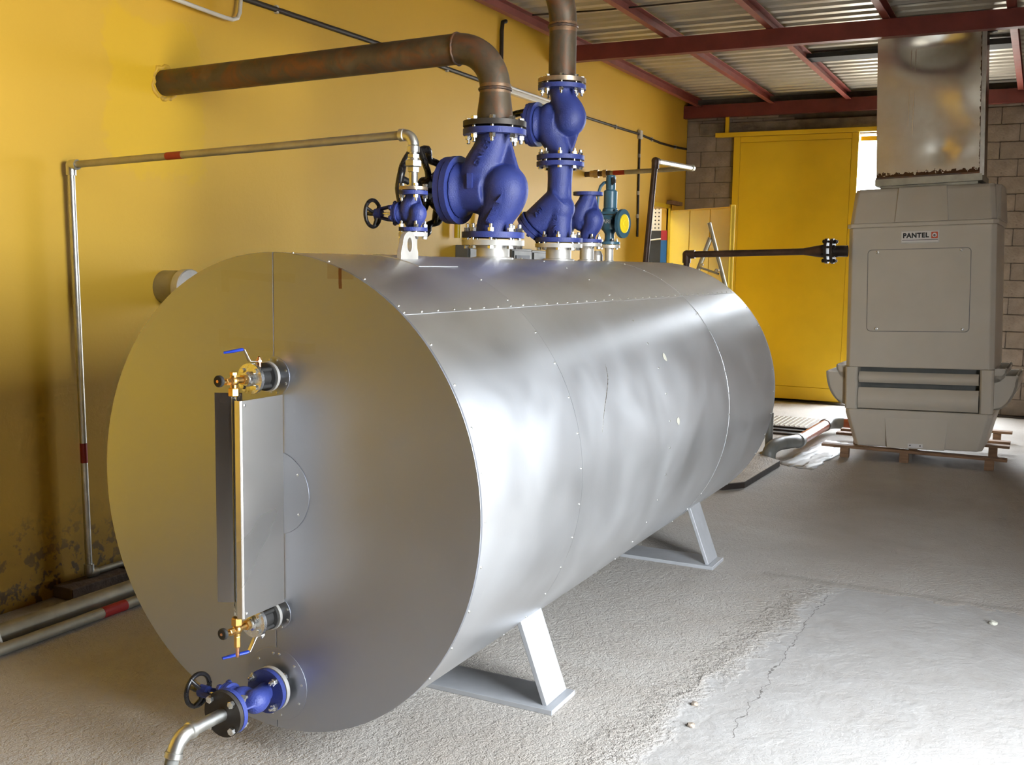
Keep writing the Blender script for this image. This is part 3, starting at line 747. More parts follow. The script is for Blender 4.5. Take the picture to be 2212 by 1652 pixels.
weld(rp, (0, 0, .288), (0, 0, 1), .0695, .0075); weld(rp, (0, 0, .038), (0, 0, 1), .0695, .006); tint(rp, (0, 0, .285), (0, 0, 1), .0697, .024)

# open-topped small globe valve
nozzle(2.632, .039, .080, .017, 1.8155)
v3, _ = globe('globe_valve', 'blue globe valve with an open top flange, between the strainer and the safety valve', .272, .082, .046, (0, 2.632, 1.8195), bx=.10, wx=.23, wr=.07, ft=.018,
          bon_r=.072, bolts_bot=(-.022, .018), nb=4, br=.0115, vox=.0045, texts=False)

# safety valve
nozzle(2.962, .0245, .062, .016, 1.8125)
MB().lathe([(.034, 1.66), (.034, 1.755), (.022, 1.78)], (-.085, 2.99, 0), (0, 0, 1), 24).build('nozzle', 'steelwhite', tank)
sv = thing('safety_valve', 'teal spring safety valve with a yellow capped side outlet', 'valve', (0, 2.962, 1.8165))
bevel(MB().lathe([(.02, 0), (.062, 0), (.062, .016), (.02, .016)], n=40).build('flange', 'teal', sv), .0015)
bolts(sv, 4, .047, -.020, .016, .0075)
m = MB().lathe([(.034, .010), (.028, .03), (.0275, .06), (.034, .072), (.048, .085), (.052, .11), (.052, .15), (.045, .165)], n=32)
m.cyl((0, 0, .115), (.085, -.008, .116), .033, 24); m.cyl((0, 0, .115), (-.05, .0, .100), .02, 16)
remesh(m.build('body', 'teal', sv), .004, 4)
od = Vector((.985, -.12, 0)).normalized(); oc = Vector((.074, -.008, .118))
bevel(MB().lathe([(.02, 0), (.082, 0), (.082, .018), (.02, .018)], oc, od, 40).build('outlet_flange', 'teal', sv), .0015)
MB().lathe([(.0535, .018), (.0535, .022), (.047, .024), (.020, .0245), (.018, .026), (.0, .0265)], oc, od, 36).build('outlet_cap', 'yellowcap', sv)
m = MB().bbox((-.062, -.05, .150), (.062, .05, .166), .004); m.bbox((-.062, -.05, .170), (.062, .05, .186), .004); m.build('bonnet_flange', 'teal', sv)
for x, yy in ((-.05, -.038), (.05, -.038), (-.05, .038), (.05, .038)):
    MB().cyl((x, yy, .145), (x, yy, .20), .005, 8).hexa((x, yy, .186), (x, yy, .196), .009).hexa((x, yy, .140), (x, yy, .150), .009).build('bonnet_bolt', 'teal', sv)
MB().lathe([(.046, .185), (.044, .20), (.0385, .208), (.0385, .30), (.036, .306), (.027, .309), (.026, .315)], n=32).build('spring_bonnet', 'teal', sv)
MB().lathe([(.0265, .312), (.0275, .318), (.0275, .385), (.024, .392), (.0, .393)], n=28).build('cap', 'teal', sv)
MB().bbox((.012, -.03, .345), (.036, -.008, .372), .004).bbox((.018, -.036, .335), (.030, -.026, .380), .003).build('lifting_cam', 'blackmatt', sv)
MB().tube([(-.018, .0, .355), (-.04, -.006, .35), (-.058, -.012, .33), (-.068, -.015, .295), (-.071, -.016, .2)], [.006, .0065, .0065, .0055, .004], 10, flat=1.4).build('lifting_lever', 'teal', sv)
cast_text(sv, 'ARI', .032, (.0, -.0525, .128), (.05, -1, 0), 0, 'steelwhite')

# small globe valve with the galvanised pipe
nozzle(.850, .0165, .057, .016, 1.8145)
v4, _ = globe('globe_valve', 'smallest blue globe valve with round black handwheel, above the lifting lug', .158, .057, .029, (0, .850, 1.8185), bx=.060, wx=.192, wr=.061, ft=.015,
          bon_r=.045, bolts_bot=(-.020, .015), bolts_top=(-.015, .017), nb=4, br=.0105, vox=.003, yoke='blue', wdish=.012, wspokes=3)
gp = thing('condensate_pipe', 'galvanised pipe with red bands from the smallest valve, down the yellow wall', 'pipe', (0, .850, 1.8185+.158))
bevel(MB().lathe([(.015, .003), (.057, .003), (.057, .015), (.015, .015)], n=40).build('flange', 'flangebare', gp), .0012)
MB().lathe([(.017, .014), (.017, .075)], n=24).build('nipple', 'galv', gp)
m = MB().hexa((0,0,.072), (0,0,.092), .0245).hexa((0,0,.094), (0,0,.118), .035).lathe([(.024, .116), (.024, .126)], n=24).hexa((0,0,.126), (0,0,.142), .0245).lathe([(.017, .14), (.017, .175)], n=24)
m.build('union', 'galv', gp)
EZ2 = .218; GX = XW+.055; GY = .095; GZ2 = .165
m = MB().lathe([(.0245, .150), (.0245, .172), (.021, .176)], n=24)
m.tube(arc((-.042, 0, .176), .042, 0, PI/2, 10, (1, 0, 0), (0, 0, 1)), .0215, 20)
m.lathe([(.0245, 0), (.0245, .018), (.021, .022)], (-.062, 0, .218), (1, 0, 0), 24); m.build('elbow', 'galv', gp)
A_, B_ = Vector((-.05, 0, EZ2)), Vector((GX, GY, GZ2))
MB().tube([A_, B_], .0172, 20).build('pipe', 'galvdull', gp)
def band(par, a, b, f0, f1, r, mat='redband'):
    a, b = Vector(a), Vector(b); return MB().cyl(a.lerp(b, f0), a.lerp(b, f1), r, 20).build('red_band', mat, par)
band(gp, A_, B_, .615, .665, .0178)
ZD = GZ2-.022
m = MB().sphere((GX, GY, GZ2), .024).cyl((GX, GY, GZ2), (GX, GY, GZ2-.05), .0245).cyl((GX, GY, GZ2), (GX+.045, GY, GZ2), .0245); m.build('elbow', 'galv', gp)
A2, B2 = Vector((GX, GY, GZ2-.03)), Vector((GX, GY+.035, .085-(1.8185+.158)))
MB().tube([A2, B2], .0172, 20).build('pipe', 'galv', gp); band(gp, A2, B2, .665, .715, .0178)
m = MB().sphere(B2, .024).cyl(B2, B2+Vector((0, 0, .05)), .0245).cyl(B2, B2+Vector((0.005, .045, .0)), .0245); m.build('elbow', 'galv', gp)
MB().tube([B2, B2+Vector((.012, 1.5, .0))], .0172, 20).build('pipe', 'galvdull', gp)

# lifting lug on its pad
m = MB(); poly = []; n = 12
outer = [(-.058, 0), (.058, 0), (.058, .03)]+[(.045*math.cos(PI*i/n), .062+.045*math.sin(PI*i/n)) for i in range(n+1)]+[(-.058, .03)]
hole = [(.0165*math.cos(2*PI*i/16), .058+.026*math.sin(2*PI*i/16)) for i in range(16)]
bm = bmesh.new()
ov = [bm.verts.new((0, a, b)) for a, b in outer]; hv = [bm.verts.new((0, a, b)) for a, b in hole]
ed = [bm.edges.new((ov[i], ov[(i+1) % len(ov)])) for i in range(len(ov))]+[bm.edges.new((hv[i], hv[(i+1) % 16])) for i in range(16)]
bmesh.ops.triangle_fill(bm, edges=ed, use_beauty=True)
g = bmesh.ops.extrude_face_region(bm, geom=bm.faces[:]); bmesh.ops.translate(bm, vec=(.02, 0, 0), verts=[e for e in g['geom'] if isinstance(e, bmesh.types.BMVert)])
bmesh.ops.recalc_face_normals(bm, faces=bm.faces[:]); me = bpy.data.meshes.new('lifting_lug'); bm.to_mesh(me); bm.free()
lug = bevel(obj('lifting_lug', me, 'steelwhite', tank, (.14, .575, 1.702)), .002)
o = panel(.50, .78, PI/2-.32, PI/2-.06, .0048, 12).build('lug_pad', 'shell', tank, (0, 0, ZC)); sharp(o)

# ------------------------------------------------------------------ level gauge on the front end
lg = thing('level_gauge', 'level gauge with stainless guard and glass tube on the tank front', 'gauge', (0, 0, 0))
def cock(zc, up_):
    s = 1 if up_ else -1
    MB().lathe([(.0175, .0), (.0175, .034)], (0, 0, zc), (0, -1, 0), 24).build('stub', 'galv', lg)
    MB().lathe([(.021, -.004), (.021, .0015)], (0, -.003, zc), (0, -1, 0), 24).build('stub_hole', 'liner', lg)
    bevel(MB().lathe([(.015, 0), (.050, 0), (.050, .012), (.015, .012)], (0, -.030, zc), (0, -1, 0), 40).build('flange', 'steelwhite', lg), .001)
    m = MB().lathe([(.046, 0), (.046, .006), (.034, .010), (.034, .052), (.046, .056), (.046, .062)], (0, -.045, zc), (0, -1, 0), 32)
    for a in (45, 135, 225, 315):
        c, q = .037*math.cos(R(a)), .037*math.sin(R(a)); m.cyl((c, -.04, zc+q), (c, -.11, zc+q), .008, 10)
    m.build('ball_valve_body', 'blackmatt', lg)
    bevel(MB().lathe([(.012, 0), (.050, 0), (.050, .014), (.012, .014)], (0, -.108, zc), (0, -1, 0), 40).build('flange', 'zinc', lg), .001)
    for a in (45, 135, 225, 315):
        c, q = .037*math.cos(R(a)), .037*math.sin(R(a))
        MB().hexa((c, -.121, zc+q), (c, -.129, zc+q), .0088).build('bolt', 'zinc', lg)
    MB().lathe([(.024, 0), (.024, .012), (.019, .016), (.019, .024)], (0, -.121, zc), (0, -1, 0), 28).build('collar', 'zinc', lg)
    m = MB().hexa((0, -.145, zc), (0, -.157, zc), .0165).lathe([(.010, 0), (.010, .045)], (0, -.155, zc), (0, -1, 0), 16)
    m.sphere((0, -.195, zc), .0165); m.cyl((0, -.195, zc-.022), (0, -.195, zc+.022), .011, 16)
    m.hexa((0, -.212, zc), (0, -.232, zc), .0115).lathe([(.006, 0), (.006, .025)], (0, -.23, zc), (0, -1, 0), 12)
    if up_:
        m.hexa((0, -.195, zc-.048), (0, -.195, zc-.022), .0175).hexa((0, -.195, zc+.018), (0, -.195, zc+.028), .0125)
    else:
        m.hexa((0, -.195, zc+.014), (0, -.195, zc+.040), .0185).hexa((0, -.195, zc-.060), (0, -.195, zc-.020), .0105)
    m.build('brass_cock', 'brass', lg)
    if not up_: MB().lathe([(.0065, 0), (.0055, .022), (.007, .024), (.005, .034)], (0, -.195, zc-.058), (0, 0, -1), 12).build('drain_tip', 'copper', lg)
    k = MB().lathe([(.017, 0), (.0185, .003), (.0185, .010), (.016, .0125), (.006, .0128)], (0, -.254, zc+.005), (0, -1, 0), 28).build('knob', 'blackmatt', lg)
    MB().cyl((0, -.262, zc+.005), (0, -.269, zc+.005), .0045, 12).build('knob_screw', 'copper', k)
    # lever handle
    hz = zc+s*.052
    MB().cyl((0, -.075, zc+s*.034), (0, -.075, zc+s*.062), .008, 12).hexa((0, -.075, zc+s*.050), (0, -.075, zc+s*.058), .011).sphere((0, -.075, zc+s*.064), .0055, 10, 6).build('lever_stem', 'copper' if up_ else 'zinc', lg)
    if up_: a, b, c = (0, -.075, hz), (-.006, -.115, hz+.004), (-.014, -.132, hz+.042); e = (-.060, -.172, hz+.032)
    else: a, b, c = (0, -.075, hz), (-.004, -.105, hz-.002), (-.010, -.130, hz-.045); e = (-.055, -.205, hz-.052)
    MB().tube([a, b, c], [.010, .010, .009], 8, flat=.22, upv=(0, 0, 1)).build('lever_arm', 'stainless', lg)
    MB().tube([c, Vector(c).lerp(Vector(e), .1)+Vector((0, 0, .001*s)), Vector(c).lerp(Vector(e), .5), e], [.008, .0095, .0095, .0075], 12, flat=.55).build('lever_grip', 'bluehandle', lg)
cock(1.318, True); cock(.514, False)
MB().lathe([(.0085, .545), (.0085, 1.285)], (0, -.195, 0), (0, 0, 1), 20).build('glass_tube', 'glass', lg)
def sheet(path, z0, z1, t, name, mat_='stainless'):
    """thin bent sheet: xy path, offset by t"""
    P = [Vector((x, y, 0)) for x, y in path]; off = []
    for i in range(len(P)):
        d = (P[min(i+1, len(P)-1)]-P[max(i-1, 0)]).normalized(); off.append(P[i]+Vector((-d.y, d.x, 0))*t)
    poly = [(p.x, p.y) for p in P]+[(p.x, p.y) for p in reversed(off)]
    if sum(poly[i][0]*poly[(i+1) % len(poly)][1]-poly[(i+1) % len(poly)][0]*poly[i][1] for i in range(len(poly))) < 0: poly = poly[::-1]
    return MB().prism(poly, z1-z0, Matrix.Translation((0, 0, z0))).build(name, mat_, lg)
bevel(sheet([(.036, -.004), (.036, -.203), (.033, -.207), (.013, -.207)], .556, 1.258, .0015, 'guard_plate'), .0006, 1)
sheet([(-.084, -.190), (-.078, -.197), (-.070, -.193), (-.040, -.176), (-.004, -.152)], .592, 1.276, .0012, 'guard_wing', 'stainless_shaded')
for z in (1.243, .572): MB().lathe([(.005, 0), (.005, .003), (.002, .004)], (.0375, -.192, z), (1, 0, 0), 12).build('screw', 'zinc', lg)

# ------------------------------------------------------------------ drain valve at the bottom of the front end
ZDR = .257
m = MB().lathe([(.0245, .0), (.0245, .040)], (0, 0, ZDR), (0, -1, 0), 28); o = m.build('nozzle', 'steelwhite', tank)
MB().lathe([(.029, -.004), (.029, .0012)], (0, -.0035, ZDR), (0, -1, 0), 28).build('nozzle_hole', 'liner', tank)
bevel(MB().lathe([(.02, .026), (.076, .026), (.076, .042), (.02, .042)], (0, 0, ZDR), (0, -1, 0), 44).build('nozzle_flange', 'steelwhite', o), .0015)
# local z of the valve points to -y of the room
v5, _ = globe('globe_valve', 'blue globe valve at the bottom of the tank front, handwheel to the left', .205, .075, .033, (0, -.046, ZDR), (PI/2, 0, 0), bx=.062, wx=.205, wr=.062, ft=.017,
          bon_r=.050, bolts_bot=(-.020, .017), bolts_top=(-.017, .020), nb=4, br=.0125, vox=.0036, yoke='blue', wdish=.02, wspokes=3, bzc=.56)
dp = thing('drain_pipe', 'galvanised drain pipe with elbow below the drain valve', 'pipe', (0, -.251, ZDR))
bevel(MB().lathe([(.02, .003), (.075, .003), (.075, .018), (.02, .018)], (0,0,0), (0,-1,0), 44).build('flange', 'flangedark', dp), .0015)
MB().cyl((0, -.016, .0), (0, -.16, .004), .0205).build('pipe', 'galv', dp)
m = MB().lathe([(.027, 0), (.027, .014), (.0235, .018)], (0, -.150, .004), (0, -1, 0), 28)
pd = Vector((-.05, -.34, -.94)).normalized()
pts = []
for i in range(13):
    t = i/12; a = Vector((0, -.165, .004)); b = Vector((0, -.205, .004)); c = Vector((-.004, -.222, -.04))
    pts.append(a*(1-t)**2+b*2*t*(1-t)+c*t*t)
m.tube(pts, .0235, 24); m.lathe([(.0235, -.002), (.0275, 0), (.0275, .016), (.026, .018)], pts[-1], pd, 28); m.build('elbow', 'galv', dp)
e0 = pts[-1]; e1 = e0+pd*((e0.z+ZDR)/-pd.z)
MB().tube([e0, e1], .0205, 24).build('hose', 'pvcgrey', dp)

# ================================================================== THINGS ON THE LEFT WALL
# capped stub on the wall
cs = thing('capped_stub', 'round capped metal stub on the yellow wall, left of the tank', 'pipe stub', (XW, 1.60, 1.538))
MB().lathe([(.093, -.02), (.093, .165)], (0,0,0), (1,0,0), 40).build('stub', 'galvdull', cs)
MB().lathe([(.100, .135), (.102, .14), (.102, .183), (.097, .188), (.0, .188)], (0,0,0), (1,0,0), 40).build('cap', 'steelwhite', cs)
# bent white tube near the ceiling
tag(MB().tube([(XW+.06, 1.45, 3.09), (XW+.06, 1.85, 3.073), (XW+.06, 2.04, 3.066), (XW+.06, 2.10, 3.068), (XW+.06, 2.145, 3.085), (XW+.06, 2.165, 3.12), (XW+.06, 2.175, 3.2), (XW+.06, 2.175, 3.62)], .012, 12).build('bent_tube', 'white'),
    'bent white tube on the yellow wall at the top left', 'tube')
# cable run with clips
def cable_run(name, pts, r, label, clips=()):
    t = thing(name, label, 'cable', pts[0]); o0 = Vector(pts[0])
    MB().tube([Vector(p)-o0 for p in pts], r, 10).build('cable', 'cable', t)
    for c in clips:
        p = Vector(c)-o0; MB().bbox(p-Vector((.014, .012, .024)), p+Vector((.012, .012, .024)), .003).build('clip', 'clip', t)
    return t
XC = XW+.014
cable_run('wall_cable', [(XC, 1.9, 3.222), (XC, 3.66, 3.23), (XC, 5.52, 3.215)], .017, 'black cable along the yellow wall from the top left towards the white batten lamp', [(XC, y, z) for y, z in ((2.55, 3.225), (4.62, 3.222))])
cable_run('wall_cable', [(XC, 6.62, 3.20), (XC, 7.4, 3.21), (XC, 8.2, 3.215), (XC, 9.06, 3.225), (XC, 9.8, 3.205), (XC, 10.35, 3.215), (XC, 10.86, 3.24)], .014, 'black cable on the yellow wall between the blue valves and the far corner', [(XC, y, z) for y, z in ((7.42, 3.21), (8.3, 3.216), (9.5, 3.215), (10.4, 3.217))])
cable_run('wall_cable', [(XC, 9.075, 3.2), (XC, 9.08, 2.6), (XC, 9.09, 2.04)], .013, 'black cable hanging down the yellow wall from the small junction box', [(XC, 9.077, z) for z in (2.98, 2.55, 2.28)])
cable_run('wall_cable', [(XC, 5.545, 3.26), (XC, 5.545, 3.70), (XC, 5.56, 3.77), (XC, 5.62, 3.79)], .018, 'black conduit rising from the white batten lamp to the roof', [(XC, 5.545, 3.56)])
tag(bevel(MB().box((XW, 9.03, 3.17), (XW+.04, 9.11, 3.27)).build('junction_box', 'clip'), .006), 'small pale junction box on the cable near the far corner', 'junction box')
bl = thing('batten_lamp', 'unlit white batten lamp on the yellow wall behind the blue valves', 'lamp', (XW, 5.55, 3.215))
bevel(MB().box((0, 0, -.03), (.05, 1.22, .03)).build('body', 'white', bl), .006)
MB().tube([(.068, .03, .012), (.068, 1.19, .012)], .013, 12).build('tube', 'whitetag', bl)
for y in (.01, 1.17): MB().bbox((.045, y, -.012), (.088, y+.04, .034), .004).build('socket', 'white', bl)
# electrical boxes behind the nozzles
def ebox(y0, y1, z0, z1, d, label, extra=None):
    t = thing('control_box', label, 'control box', (XW, y0, z0)); L, h = y1-y0, z1-z0
    bevel(MB().box((0, 0, 0), (d, L, h)).build('enclosure', 'boxgrey', t), .006)
    bevel(MB().box((d, .02, .02), (d+.012, L-.02, h-.02)).build('door', 'boxgrey', t), .004)
    if extra: extra(t, d, L, h)
    return t
def ex1(t, d, L, h):
    MB().bbox((d+.01, L*.62, h*.3), (d+.03, L*.7, h*.8), .004).build('handle', 'blackmatt', t)
def ex2(t, d, L, h): MB().bbox((d+.012, .05, h*.2), (d+.018, L-.07, h-.06), .002).build('display', 'screen', t)
ebox(4.80, 5.14, 1.25, 1.845, .12, 'grey control box on the wall left of the biggest valve nozzle', ex1)
ebox(5.60, 6.00, 1.25, 1.835, .12, 'grey control box with dark display behind the biggest valve nozzle', ex2)
t = ebox(6.05, 6.62, 1.25, 1.825, .10, 'grey control box left of the strainer nozzle, black cable coil in front')
for i in range(4):
    MB().tube([(XW+.135+.012*i, 6.33+.10*math.cos(a)+.01*i, 1.66+.085*math.sin(a)) for a in [2*PI*j/24 for j in range(24)]], .012, 8, closed=True, upv=(1,0,0)).build('cable_coil', 'cable', t).matrix_parent_inverse = Matrix.Translation((XW, 6.05, 1.25)).inverted()
yp = thing('gas_pipe', 'yellow painted gas pipe on the wall behind the biggest valve', 'pipe', (XW, 4.75, 1.9))
MB().tube([(.05, 0, 0), (.05, 0, .42), (.05, .06, .47), (.05, 1.1, .5)], .028, 16).build('pipe', 'yellowpipe', yp)
MB().tube([(.05, .28, 0.0), (.05, .42, .08), (.05, .5, .5)], .02, 12).build('branch', 'yellowpipe', yp)
MB().tube([(.05, 1.05, .06), (.05, 1.38, .16), (.05, 1.72, .27)], .02, 12).build('branch', 'yellowpipe', yp)
MB().tube([(.05, 1.16, .1), (.05, 1.16, .5)], .016, 12).build('branch', 'yellowpipe', yp)
# pipes lying along the wall foot
def floor_pipe(x, z, r, y0, y1, mat, label, bands_=()):
    t = thing('floor_pipe', label, 'pipe', (x, y0, z)); MB().tube([(0, 0, 0), (0, y1-y0, 0)], r, 20).build('pipe', mat, t)
    for a, b in bands_: MB().cyl((0, a-y0, 0), (0, b-y0, 0), r*1.03, 20).build('red_band', 'redband', t)
floor_pipe(-1.745, .045, .045, -3, 3.5, 'galvdull', 'thick dull pipe lying along the foot of the yellow wall')
floor_pipe(-1.625, .026, .026, -3, 3.5, 'galvdull', 'thin dull pipe with a red band lying beside the thick floor pipe', [(.70, .84)])
for i, y in enumerate((.80, 1.20)):
    tag(bevel(MB().box((XW+.002, y, 0), (XW+.14, y+.385, .062)).build('masonry_block', 'oldblock'), .006),
        ('old brown masonry block at the wall foot, under the pipe elbow', 'old brown masonry block at the wall foot, half hidden by the tank')[i], 'block')
ps = thing('white_post', 'white metal post foot at the left edge of the picture', 'post', (-1.66, .19, 0))
d = Vector((-.12, -.22, 1)).normalized()
MB().tube([d*.012, d*.60], .020, 4, flat=1.0).build('post', 'white', ps); MB().bbox((-.03, -.022, 0), (.026, .03, .030), .004).build('foot', 'white', ps)

# ================================================================== FAR CORNER
# pipe P out of the wall, S back towards the tank, V down
hp = thing('heating_pipe', 'pipe loop from the wall fitting to the brown upright behind the safety valve', 'pipe', (XW, 7.50, 2.635))
E1 = Vector((1.150, .0, .035)); V0 = Vector((1.118, -1.02, .010))
MB().tube([(0,0,0), (.28, 0, .006)], .028, 16).build('nipple', 'iron', hp)
MB().cyl((.10, 0, .003), (.15, 0, .004), .042, 16).cyl((.20, 0, .003), (.24, 0, .004), .040, 8).cyl((.06, 0, .003), (.10, 0, .004), .034, 16).build('union', 'flangebare', hp)
MB().tube([(.26, 0, .006), E1], .0235, 16).build('pipe', 'galvdull', hp); band(hp, (.26, 0, .006), E1, .06, .20, .0245)
MB().sphere(E1, .033).cyl(E1, E1+Vector((-.05, 0, 0)), .031).cyl(E1, E1+Vector((0, -.05, 0)), .031).build('elbow', 'galvdull', hp)
MB().tube([E1, V0], .0255, 16).build('pipe', 'galv', hp)
MB().sphere(V0, .036).cyl(V0, V0+Vector((0, .06, 0)), .034).cyl(V0, V0+Vector((0, 0, -.07)), .034).build('elbow', 'iron', hp)
MB().tube([V0, V0+Vector((-.19, 0, -2.64))], .0265, 16).build('pipe', 'iron', hp)
# pipe to the heater
fp = thing('feed_pipe', 'dark brown pipe with a bolted flange running to the beige heater', 'pipe', (-.80, 7.0, 1.812))
MB().tube([(0,0,0), (1.22, .0, .042)], .030, 18).build('pipe', 'iron', fp)
MB().sphere((0,0,0), .042).cyl((0,0,0), (.08, 0, .003), .040).cyl((0,0,0), (0,0,-.08), .040).build('elbow', 'iron', fp)
MB().tube([(0,0,0), (0,0,-1.81)], .030, 18).build('pipe', 'iron', fp)
MB().cyl((1.10, 0, .038), (1.285, 0, .044), .032, 24, .062).build('reducer', 'iron', fp)
for x in (1.285, 1.335): MB().cyl((x, 0, .044), (x+.026, 0, .045), .112, 36).build('flange', 'darksteel', fp)
MB().cyl((1.355, 0, .044), (1.48, 0, .046), .05, 24).build('stub', 'darksteel', fp)
for k in range(8):
    a = 2*PI*(k+.5)/8; c, s = .092*math.cos(a), .092*math.sin(a)
    MB().cyl((1.262, c, .044+s), (1.388, c, .044+s), .010, 8).hexa((1.266, c, .044+s), (1.286, c, .044+s), .019).hexa((1.361, c, .044+s), (1.381, c, .044+s), .019).build('bolt', 'darksteel', fp)
# hinged yellow door leaf, open
H0, H1 = Vector((XW+.04, 10.27, 0)), Vector((-1.03, 9.48, 0)); L = (H1-H0).length; ang = math.atan2((H1-H0).y, (H1-H0).x)
dl = struct(MB().box((0, -.02, .03), (L, .012, 2.405)).build('door_1', 'yellowdoor', None, H0, (0, 0, ang)))
for x0, x1 in ((.01, L*.34), (L*.35, L*.67), (L*.68, L-.03)):
    bevel(MB().box((x0, -.028, .05), (x1, -.020, 2.39)).build('panel', 'yellowdoor', dl), .004)
bevel(MB().box((L-.025, -.04, .03), (L, .03, 2.425)).build('door_edge', 'yellowdoor', dl), .003)
fr = struct(MB().box((XW-.02, OY1, 0), (XW+.03, OY1+.05, OZ+.05)).build('trim_1', 'yellowdoor')); struct(MB().box((XW-.02, OY0-.05, OZ), (XW+.03, OY1+.05, OZ+.05)).build('trim_2', 'yellowdoor'))
tag(bevel(MB().box((XW, OY1-.08, OZ+.052), (XW+.08, OY1+.34, OZ+.10)).build('wooden_batten', 'wood'), .004), 'short brown wooden batten above the open yellow door leaf', 'batten')
# what shows through the doorway
t = thing('pegboard', 'pale perforated board seen through the small doorway', 'board', (XW-.9, 10.62, 0))
MB().box((-.05, 0, 2.165), (.72, .02, 2.9)).build('board', 'white', t)
hm = MB().cyl((0,-.002,0), (0,.004,0), .010, 8).mesh('hole')
for i in range(9):
    for j in range(6): obj('hole', hm, 'blackmatt', t, (.30+.05*i, -.001, 2.20+.05*j))
MB().box((-.05, -.02, 0.0), (.78, .02, 2.165)).build('dark_backing', 'blackmatt', t)
MB().tube([(.1, -.06, 1.98), (.72, -.05, 2.06)], .010, 8).build('rod', 'white', t)
t = thing('painted_jamb', 'doorway jamb board painted red above blue beside the open yellow door leaf', 'jamb', (XW-.083, OY1-.008, 0))
for z0, z1, m_ in ((0, 2.03, 'bluepanel'), (2.032, 2.155, 'redpanel')):
    MB().box((0, 0, z0), (.080, .007, z1)).build('painted_zone', m_, t)
struct(MB().box((XW-3.2, 9.0, 0), (XW-3.1, 11.6, 3.2)).box((XW-3.2, 11.5, 0), (XW-.2, 11.6, 3.2)).box((XW-3.2, 8.9, -.25), (XW-.2, 9.0, 3.3))
       .box((XW-3.2, 9.0, -.25), (XW-.2, 11.6, 0)).box((XW-3.2, 9.0, 3.2), (XW-2.2, 11.6, 3.3)).box((XW-1.5, 9.0, 3.2), (XW-.2, 11.6, 3.3)).box((XW-2.2, 10.4, 3.2), (XW-1.5, 11.6, 3.3)).build('wall_side_room', 'plaster'))  # ceiling gap added to let sky light reach the yellow door leaf
# sliding door on its rail
sd = struct(MB().box((-1.41, 10.80, .035), (.135, 10.845, 3.36)).build('door_2', 'yellowdoor'))
def pnl(x0, x1, z0, z1, name): bevel(MB().box((x0, 10.785, z0), (x1, 10.800, z1)).build(name, 'yellowdoor', sd), .003)
pnl(-1.41, -1.325, .035, 3.36, 'stile'); pnl(.055, .135, .035, 3.36, 'stile'); pnl(-1.322, .052, .20, 3.285, 'sheet'); pnl(-1.322, .052, .035, .195, 'rail'); pnl(-1.322, .052, 3.29, 3.36, 'rail')
rl = thing('door_rail', 'yellow steel rail above the sliding door', 'rail', (-1.655, 10.80, 3.365))
bevel(MB().box((0, -.03, 0), (3.05, .05, .055)).build('rail', 'yellowdoor', rl), .004)
MB().bbox((.12, -.005, .05), (.165, .035, .27), .003).build('hanger', 'yellowdoor', rl)
MB().bbox((1.80, .06, -.10), (3.05, .10, -.045), .003).build('stop_bar', 'yellowdoor', rl)
tag(bevel(MB().box((-1.95, 10.72, 0), (2.2, 10.90, .014)).build('floor_track', 'darksteel'), .003), 'dark steel floor track under the sliding yellow door', 'track')
# step ladder
ld = thing('step_ladder', 'aluminium step ladder standing in front of the yellow doors', 'ladder', (-1.1, 9.05, 0))
def rail_(a, b, w=.032): return MB().tube([a, b], w, 4, upv=(1, 0, 0)).build('rail', 'galvdull', ld)
for dx, dy in ((0, 0), (-.105, .38)):
    rail_((.57+dx, dy, 0), (-.09+dx, dy, 2.20), .024); rail_((-.80+dx, dy, 0), (-.074+dx, dy, 2.03), .024)
for k in range(1, 8):
    f = k/8.2; x = .57-.66*f; MB().tube([(x, 0, 2.20*f), (x-.105, .38, 2.20*f)], .022, 8).build('step', 'galvdull', ld)
MB().tube([(-.20, -.02, 1.70), (.05, -.02, 1.62)], .012, 8).build('brace', 'galvdull', ld)
for p in ((.02, -.03, 1.66), (.125, -.03, 1.20), (-.16, -.03, 1.72)): MB().cyl((p[0], p[1], p[2]), (p[0], p[1]+.05, p[2]), .02, 12).build('hinge_bolt', 'zinc', ld)

# ================================================================== HEATER UNIT
YA, RA = R(-2), R(-2.0)
UX = Vector((math.cos(YA), math.sin(YA), 0))
base = Vector((1.29, 7.05, 0))+UX*.045
un = thing('air_heater', 'tall beige moulded air heater standing on a wooden pallet', 'heater', (base.x, base.y, .128), (0, RA, YA))
DEP = .92
def ring(hw, z, y0, y1, ch): # front chamfers
    return [(-hw, y1, z), (-hw, y0+ch, z), (-hw+ch*.8, y0, z), (hw-ch*.8, y0, z), (hw, y0+ch, z), (hw, y1, z)]
def loft(rings, mat, name, parent, bev=.01):
    n = len(rings[0]); v = [p for r in rings for p in r]; f = [tuple(range(n)), tuple(range(len(v)-n, len(v)))[::-1]]
    for i in range(len(rings)-1):
        for k in range(n): f.append((i*n+k, i*n+n+k, i*n+n+(k+1) % n, i*n+(k+1) % n))
    bm = bmesh.new(); me = MB().add(v, f).mesh(name); bm.from_mesh(me); bmesh.ops.recalc_face_normals(bm, faces=bm.faces[:]); bm.to_mesh(me); bm.free()
    o = obj(name, me, mat, parent); bevel(o, bev, 3); return o
